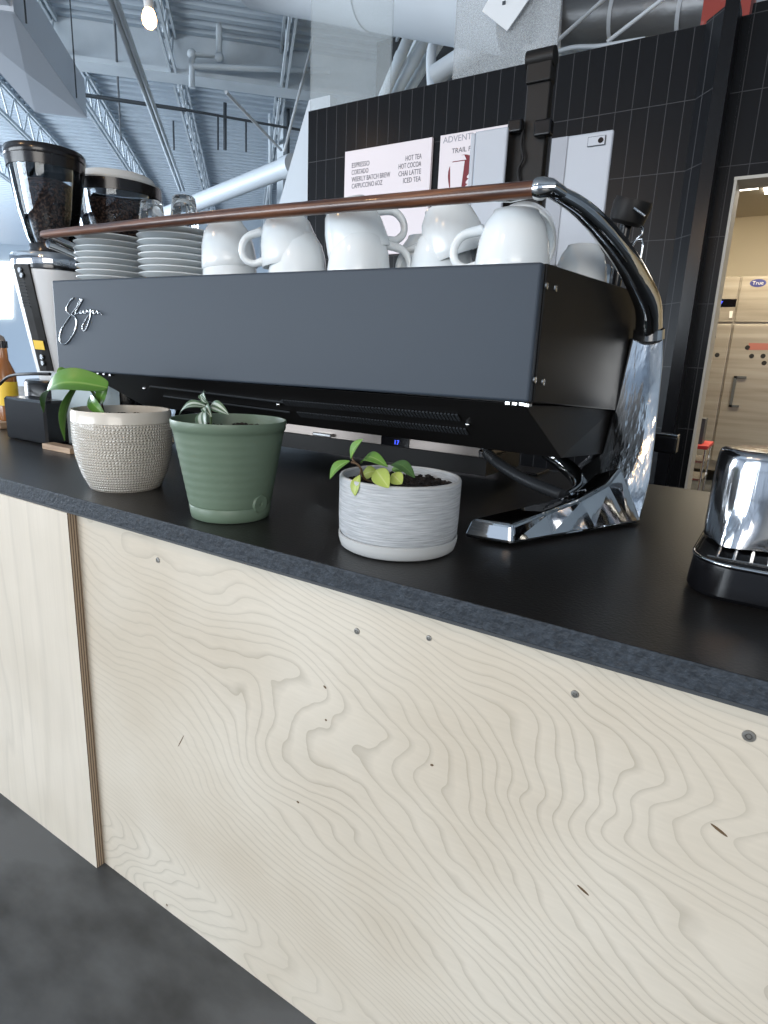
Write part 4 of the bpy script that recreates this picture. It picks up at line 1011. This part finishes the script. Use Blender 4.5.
# ================================================================== TABLETS ON THEIR STAND
SY = 1.47
pt = aty(541,62,SY); pbx = pt.x
t = thing('tablet_stand', 'tall flat black stand between the two white tablets', 'tablet stand', Vector((pbx,SY,ZC)))
bm = bmesh.new(); box(bm, (pbx-.022,SY-.012,ZC+.006), (pbx+.030,SY+.012,pt.z-.01)); link('post', bm, 'blackmetal', t, bevel=.003)
bm = bmesh.new(); box(bm, (pbx-.10,SY-.04,ZC+.0005), (pbx+.10,SY+.05,ZC+.0058)); link('stand_base', bm, 'blackmetal', t, bevel=.001)
newtube('hinge', [Vector((pbx-.028,SY-.006,pt.z+.004)), Vector((pbx+.034,SY-.006,pt.z+.004))], .019, 'blackmetal', t, 24)
bm = bmesh.new(); box(bm, (pbx-.024,SY-.02,pt.z-.045), (pbx+.032,SY+.014,pt.z-.005)); link('hinge_bracket', bm, 'blackmetal', t, bevel=.003)
rl = aty(552,180,SY)
c = aty(545,127,SY-.02); bm = bmesh.new(); box(bm, (c.x-.02,SY-.035,c.z-.02), (c.x+.018,SY-.0125,c.z+.012)); link('mount_knob', bm, 'blackgloss', t, bevel=.004)
c = aty(516,128,SY-.02); bm = bmesh.new(); box(bm, (c.x-.015,SY-.035,c.z-.012), (c.x+.018,SY-.0125,c.z+.014)); link('mount_knob', bm, 'blackgloss', t, bevel=.004)
a = aty(504,150,SY); bm = bmesh.new(); box(bm, (a.x,SY-.01,a.z-.22), (pbx-.0225,SY+.004,a.z+.03)); link('mount_plate', bm, 'blackmetal', t, bevel=.002)
newtube('cable', spline([aty(523,130,SY-.02), aty(521,145,SY-.022), aty(523,158,SY-.022), aty(518,170,SY-.02), aty(520,184,SY-.02)], 6), .003, 'rubber', t)
def tablet(x0, x1, z0, z1, y, yaw, label, cam=False, band=False):
    t = thing('tablet', label, 'tablet', Vector((x0,y,z0)), 'white tablets on the stand')
    bm = bmesh.new(); box(bm, (x0,y,z0), (x1,y+.010,z1)); bmesh.ops.rotate(bm, verts=bm.verts, cent=(x0,y,z0), matrix=Matrix.Rotation(yaw,3,'Z')); link('tablet_shell', bm, 'white', t, bevel=.004)
    bm = bmesh.new(); box(bm, (x0+.005,y+.0102,z0+.005), (x1-.005,y+.0115,z1-.005)); bmesh.ops.rotate(bm, verts=bm.verts, cent=(x0,y,z0), matrix=Matrix.Rotation(yaw,3,'Z')); link('screen', bm, 'display', t)
    return t
xr0, xr1 = aty(550,160,SY-.03).x, aty(613.5,132,SY-.03).x; zt_ = aty(600,131,SY-.03).z
tr = tablet(xr0, xr1, zt_-.26, zt_, SY-.03, 0, 'larger white tablet seen from behind with a camera module, right of the stand')
bm = bmesh.new(); box(bm, (xr0+.0005,SY-.0325,zt_-.259), (xr0+.036,SY-.0305,zt_-.001)); link('folded_cover', bm, 'coverwhite', tr, bevel=.001)
c = aty(596.5,141,SY-.032)
bm = bmesh.new(); box(bm, (c.x-.0185,SY-.0325,c.z-.0095), (c.x+.0185,SY-.0303,c.z+.0095)); cm = link('camera_frame', bm, 'darkpipe', tr, bevel=.003)
bm = bmesh.new(); box(bm, (c.x-.0172,SY-.0335,c.z-.0082), (c.x+.0172,SY-.0326,c.z+.0082)); link('camera_plate', bm, 'white', cm, bevel=.003)
bm = bmesh.new(); lathe(bm, [(0,.0012),(.0052,.0012),(.0055,0)], 20); bmesh.ops.rotate(bm, verts=bm.verts, cent=(0,0,0), matrix=Matrix.Rotation(math.pi/2,3,'X')); bmesh.ops.translate(bm, verts=bm.verts, vec=(c.x+.009,SY-.0336,c.z)); link('camera_lens', bm, 'display', cm)
xl0, xl1 = aty(475,140,SY-.04).x, aty(507,140,SY-.04).x; zl = aty(490,129,SY-.04).z
tl = tablet(xl0, xl1, zl-.24, zl, SY-.04, 0, 'smaller white tablet edge-on left of the stand, beside the menu board')
bm = bmesh.new(); box(bm, (xl0-.012,SY-.0385,zl-.238), (xl0-.0005,SY-.030,zl-.002)); link('tablet_edge', bm, 'white', tl, bevel=.003)

# ================================================================== MENU BOARDS
def board(name, x0, y0, x1, label):
    a = aty(x0, y0, TW-.02); b = aty(x1, y0, TW-.02); ztop = 1.508+ZC
    t = thing(name, label, 'menu board', Vector((a.x, TW-.02, ztop-.6)))
    bm = bmesh.new(); box(bm, (a.x,TW-.022,ztop-.62), (b.x,TW-.002,ztop)); link('board_panel', bm, 'poster', t, bevel=.002)
    return t, a.x, b.x, ztop
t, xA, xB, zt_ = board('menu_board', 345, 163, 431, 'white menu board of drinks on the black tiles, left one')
rows_ = [('ESPRESSO', 361, 184.5), ('CORTADO', 361, 173), ('WEEKLY BATCH BREW', 361, 180), ('CAPPUCCINO 6OZ', 361, 187)]
yy = TW-.0228
def menu_line(s, px, py, align, w):
    p = aty(px, py, TW-.023)
    o = text('menu_text', s, .040, (p.x, yy, p.z), (1,0,0), (0,0,1), 'text', t, .0004, align)
    xs = [v.co.x for v in o.data.vertices]; cur = max(xs)-min(xs); k = w/cur; ref = p.x
    for v in o.data.vertices: v.co.x = ref+(v.co.x-ref)*k
W_ = lambda x0, y0, x1, y1: aty(x1,y1,TW-.023).x-aty(x0,y0,TW-.023).x
menu_line('ESPRESSO', 351.5, 168, 'LEFT', W_(351.5,168,369,165))
menu_line('CORTADO', 351.5, 175, 'LEFT', W_(351.5,175,368,173))
menu_line('WEEKLY BATCH BREW', 351.5, 182, 'LEFT', W_(351.5,182,390,177))
menu_line('CAPPUCCINO 6OZ', 351.5, 188.7, 'LEFT', W_(351.5,188.7,382,185))
menu_line('HOT TEA', 421.5, 158.5, 'RIGHT', W_(405.5,160.5,421.5,158.5))
menu_line('HOT COCOA', 421, 166, 'RIGHT', W_(398.5,169,421,166))
menu_line('CHAI LATTE', 421, 173.5, 'RIGHT', W_(398.5,176,421,173.5))
menu_line('ICED TEA', 420.5, 181, 'RIGHT', W_(403,183.5,420.5,181))
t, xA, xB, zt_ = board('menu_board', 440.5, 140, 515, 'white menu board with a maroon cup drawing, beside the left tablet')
p = aty(443, 143.5, TW-.023); text('menu_text', 'ADVENTURE RA', .046, (p.x,yy,p.z), (1,0,0), (0,0,1), 'textpale', t, .0004)
p = aty(451.5, 153.5, TW-.023); text('menu_text', 'TRAIL FUEL', .036, (p.x,yy,p.z), (1,0,0), (0,0,1), 'text', t, .0004)
c = aty(462.5, 175.5, TW-.023)
bm = bmesh.new(); pts_ = [Vector((c.x+.092*math.cos(a)*(1+.08*math.sin(3*a)), yy-.0002, c.z-.01+.125*math.sin(a)*(1+.06*math.cos(2*a)))) for a in [2*math.pi*k/40 for k in range(40)]]
prism(bm, pts_, (0,.0006,0)); mp_ = link('maroon_print', bm, 'maroon', t)
bm = bmesh.new(); cx_ = c.x-.042; prism(bm, [Vector((cx_-.042,yy-.0012,c.z+.075)), Vector((cx_+.050,yy-.0012,c.z+.075)), Vector((cx_+.036,yy-.0012,c.z-.10)), Vector((cx_-.028,yy-.0012,c.z-.10))], (0,.0006,0)); link('cup_drawing', bm, 'poster', mp_)
bm = bmesh.new(); prism(bm, [Vector((cx_-.052,yy-.0012,c.z+.080)), Vector((cx_+.060,yy-.0012,c.z+.080)), Vector((cx_+.045,yy-.0012,c.z+.105)), Vector((cx_-.035,yy-.0012,c.z+.105))], (0,.0006,0)); link('cup_lid_drawing', bm, 'poster', mp_)
bm = bmesh.new()
for k in range(4):
    zc_ = c.z-.085+k*.028; ptsf = [Vector((c.x+.045+(.034)*math.cos(a)+k*.006, yy-.0018-k*.0001, zc_+.015*math.sin(a)+.3*.034*math.cos(a))) for a in [2*math.pi*j/16 for j in range(16)]]
    prism(bm, ptsf, (0,.0004,0))
link('hand_drawing', bm, 'poster', mp_)

# ================================================================== KITCHEN FRIDGE AND TROLLEY
FZ = 6.8
fx0, fxm, fx1 = -.95, -.555, .75
ft = ZC+1.115
t = thing('commercial_fridge', 'tall stainless double door fridge standing in the kitchen', 'fridge', (0,FZ,0))
newbox('cabinet', (fx0,FZ+.03,.12), (fx1,FZ+.75,ft), 'fridge', t)
zc_ = ZC+.706
for a, b, nm in ((fx0,fxm-.008,0),(fxm+.008,fx1,1)):
    hd = newbox('header_panel', (a,FZ,zc_+.012), (b,FZ+.028,ft), 'fridge', t, .003)
    dr_ = newbox('fridge_door', (a,FZ-.02,.22), (b,FZ+.028,zc_-.012), 'fridge', t, .004)
    if nm:
        bm = bmesh.new(); p = aty(755,231.5,FZ); 
        c = aty(758,283,FZ-.004)
        bm = bmesh.new(); prism(bm, [Vector((c.x+.065*math.cos(a_), FZ-.004, c.z+.034*math.sin(a_))) for a_ in [2*math.pi*k/32 for k in range(32)]], (0,.0035,0)); bd = link('oval_badge', bm, 'blue', hd)
        text('badge_text', 'True', .045, (c.x,FZ-.005,c.z-.014), (1,0,0), (0,0,1), 'paper', bd, .0005, 'CENTER')
        h0 = aty(738,376,FZ-.06); h1 = aty(731,407,FZ-.06)
        bm = bmesh.new(); x_ = h0.x-.02; box(bm, (x_-.012,FZ-.06,h1.z), (x_+.012,FZ-.04,h0.z)); box(bm, (x_-.012,FZ-.06,h0.z-.02), (x_+.09,FZ-.0205,h0.z)); box(bm, (x_-.012,FZ-.06,h1.z), (x_+.07,FZ-.0205,h1.z+.02)); link('handle', bm, 'mullion', dr_)
    else:
        c = aty(724,303,FZ-.003); dpy = newbox('digital_display', (c.x-.13,FZ-.004,c.z-.035), (c.x+.10,FZ-.0005,c.z+.035), 'display', hd)
        text('digits', '37', .05, (c.x-.06,FZ-.0055,c.z-.018), (1,0,0), (0,0,1), 'digits', dpy, .0005)
mg = [(713.5,337,'upper left'),(717,355,'below the first, beside the paper'),(747.5,347.5,'left end of the red sticker'),(751.5,356,'below the red sticker, left'),(763,356,'below the red sticker, right'),(764,363,'lowest right')]
for x, y, w in mg:
    c = aty(x,y,FZ-.03); bm = bmesh.new(); lathe(bm, [(0,.008),(.018,.008),(.021,0),(0,0)], 14); bmesh.ops.rotate(bm, verts=bm.verts, cent=(0,0,0), matrix=Matrix.Rotation(math.pi/2,3,'X')); bmesh.ops.translate(bm, verts=bm.verts, vec=(c.x,FZ-.0205,c.z))
    tag(link('magnet', bm, 'rubber'), 'black magnet on the fridge, '+w, 'magnet', 'black magnets on the fridge')
def card(name, q, m, label, cat):
    bm = bmesh.new(); prism(bm, [Vector((aty(x,y,FZ-.021).x, FZ-.0225, aty(x,y,FZ-.021).z)) for x, y in q], (0,.0015,0)); return tag(link(name, bm, m), label, cat)
card('paper_towel', ((709,347),(713,347),(712,360),(708,378),(703,378)), 'paper', 'strip of white paper hanging on the fridge by the door frame', 'paper')
card('red_sticker', ((749,343),(800,344),(800,350),(748,350)), 'fadedred', 'faded red strip on the right fridge door', 'sticker')
card('note', ((729.5,311),(733,311),(732,318),(729,318)), 'paper', 'small pale note on the fridge door gap below the display', 'note')
# wire trolley with red tray
YT = 4.6
a = aty(696,447,YT); b = aty(708,447,YT)
t = thing('wire_trolley', 'small wire trolley with a red tray just inside the kitchen doorway', 'trolley', (a.x,YT,0))
zr = aty(700,447,YT).z
newbox('red_tray', (a.x-.25,YT,zr-.015), (b.x,YT+.35,zr+.012), 'redplastic', t, .006)
for x in (b.x-.015, b.x-.11, b.x-.2):
    for y in (YT+.01, YT+.34): newtube('upright', [(x,y,.0), (x,y,zr-.016)], .008, 'chrome', t)
for z in (.35, zr-.10): newbox('wire_shelf', (a.x-.24,YT+.005,z-.006), (b.x-.005,YT+.345,z+.006), 'steel', t)
c = aty(699,432,YT+.1); bx_ = newbox('black_box', (c.x-.10,YT+.06,zr+.0125), (c.x+.032,YT+.2,aty(699,418,YT+.1).z), 'mullion'); tag(bx_, 'black upright box standing on the red trolley tray', 'box')

# ================================================================== PITCHER RINSER AND PITCHERS
bm = bmesh.new()
def rrect(x0, y0, x1, y1, r, z, n=7):
    out = []
    r *= 1.5
    for cx, cy, a0 in ((x1-r,y1-r,0),(x0+r,y1-r,90),(x0+r,y0+r,180),(x1-r,y0+r,270)):
        for k in range(n+1):
            a = math.radians(a0+90*k/n); out.append(V(cx+r*math.cos(a), cy+r*math.sin(a), z))
    return out
rx0, ry0, rx1, ry1 = -.072, .785, .24, 1.04
t = thing('pitcher_rinser', 'black rinser tray with a chrome rim at the right end of the worktop', 'rinser', V(.08,.92,0))
bm = bmesh.new(); loft(bm, [rrect(rx0+.004,ry0+.004,rx1,ry1,.03,.001), rrect(rx0,ry0,rx1,ry1,.034,.006), rrect(rx0+.003,ry0+.003,rx1,ry1,.034,.040), rrect(rx0+.006,ry0+.006,rx1-.003,ry1-.003,.032,.0425)])
smooth_angle(link('tray_body', bm, 'blackgloss', t), 40)
bm = bmesh.new(); pts_ = rrect(rx0+.003,ry0+.003,rx1-.001,ry1-.001,.034,.0435); tube(bm, pts_+[pts_[0]], .0022, 8, caps=False); link('chrome_rim', bm, 'chrome', t, smooth=True)
bm = bmesh.new(); 
for k in range(14):
    x = rx0+.03+k*.018; tube(bm, [V(x,ry0+.025,.0452), V(x,ry1-.025,.0452)], .002, 6)
for y in (ry0+.03, (ry0+ry1)/2, ry1-.03): tube(bm, [V(rx0+.02,y,.0438), V(rx1-.02,y,.0438)], .002, 6)
link('wire_grate', bm, 'steel', t)
def pitcher(c, r, h, label, spout_deg):
    t = thing('milk_pitcher', label, 'milk pitcher', c, 'upturned steel milk pitchers')
    bm = bmesh.new(); seg = 64; a0 = math.radians(spout_deg)
    def ring(rr, z, sp=0):
        out = []
        for i in range(seg):
            a = 2*math.pi*i/seg; d = math.atan2(math.sin(a-a0), math.cos(a-a0)); k = math.exp(-(d/.30)**2)*sp
            out.append(c+Vector(((rr+k*.015)*math.cos(a), (rr+k*.015)*math.sin(a), z - 0*k)))
        return out
    # upside down: z=0 is the rim, with the spout bulging out near it
    secs = [ring(r*1.00,0,1), ring(r*1.0,.010,.85), ring(r*1.0,.022,.6), ring(r*1.0,.035,.3), ring(r*1.0,.047,.08), ring(r*1.0,.060,0), ring(r*.985,h*.8), ring(r*.965,h*.93), ring(r*.93,h*.98), ring(r*.86,h), ring(r*.3,h*.995)]
    loft(bm, secs); smooth_angle(link('pitcher_body', bm, 'pitcher', t), 55)
    ha = a0+math.pi; hd = Vector((math.cos(ha), math.sin(ha), 0))
    newtube('handle', spline([c+hd*r+Vector((0,0,h*.2)), c+hd*(r+.03)+Vector((0,0,h*.22)), c+hd*(r+.035)+Vector((0,0,h*.6)), c+hd*(r-.001)+Vector((0,0,h*.72))], 6), .005, 'pitcher', t, 10)
    return t
pc = V(-.008,.932,.0475)
pitcher(pc, .061, .118, 'large upturned steel milk pitcher standing on the rinser tray', -112)
pc2 = V(.045,1.16,.0005)
pitcher(V(.055,1.17,.0005), .050, .155, 'upturned steel pitcher behind the rinser, mostly cut off by the frame', 40)
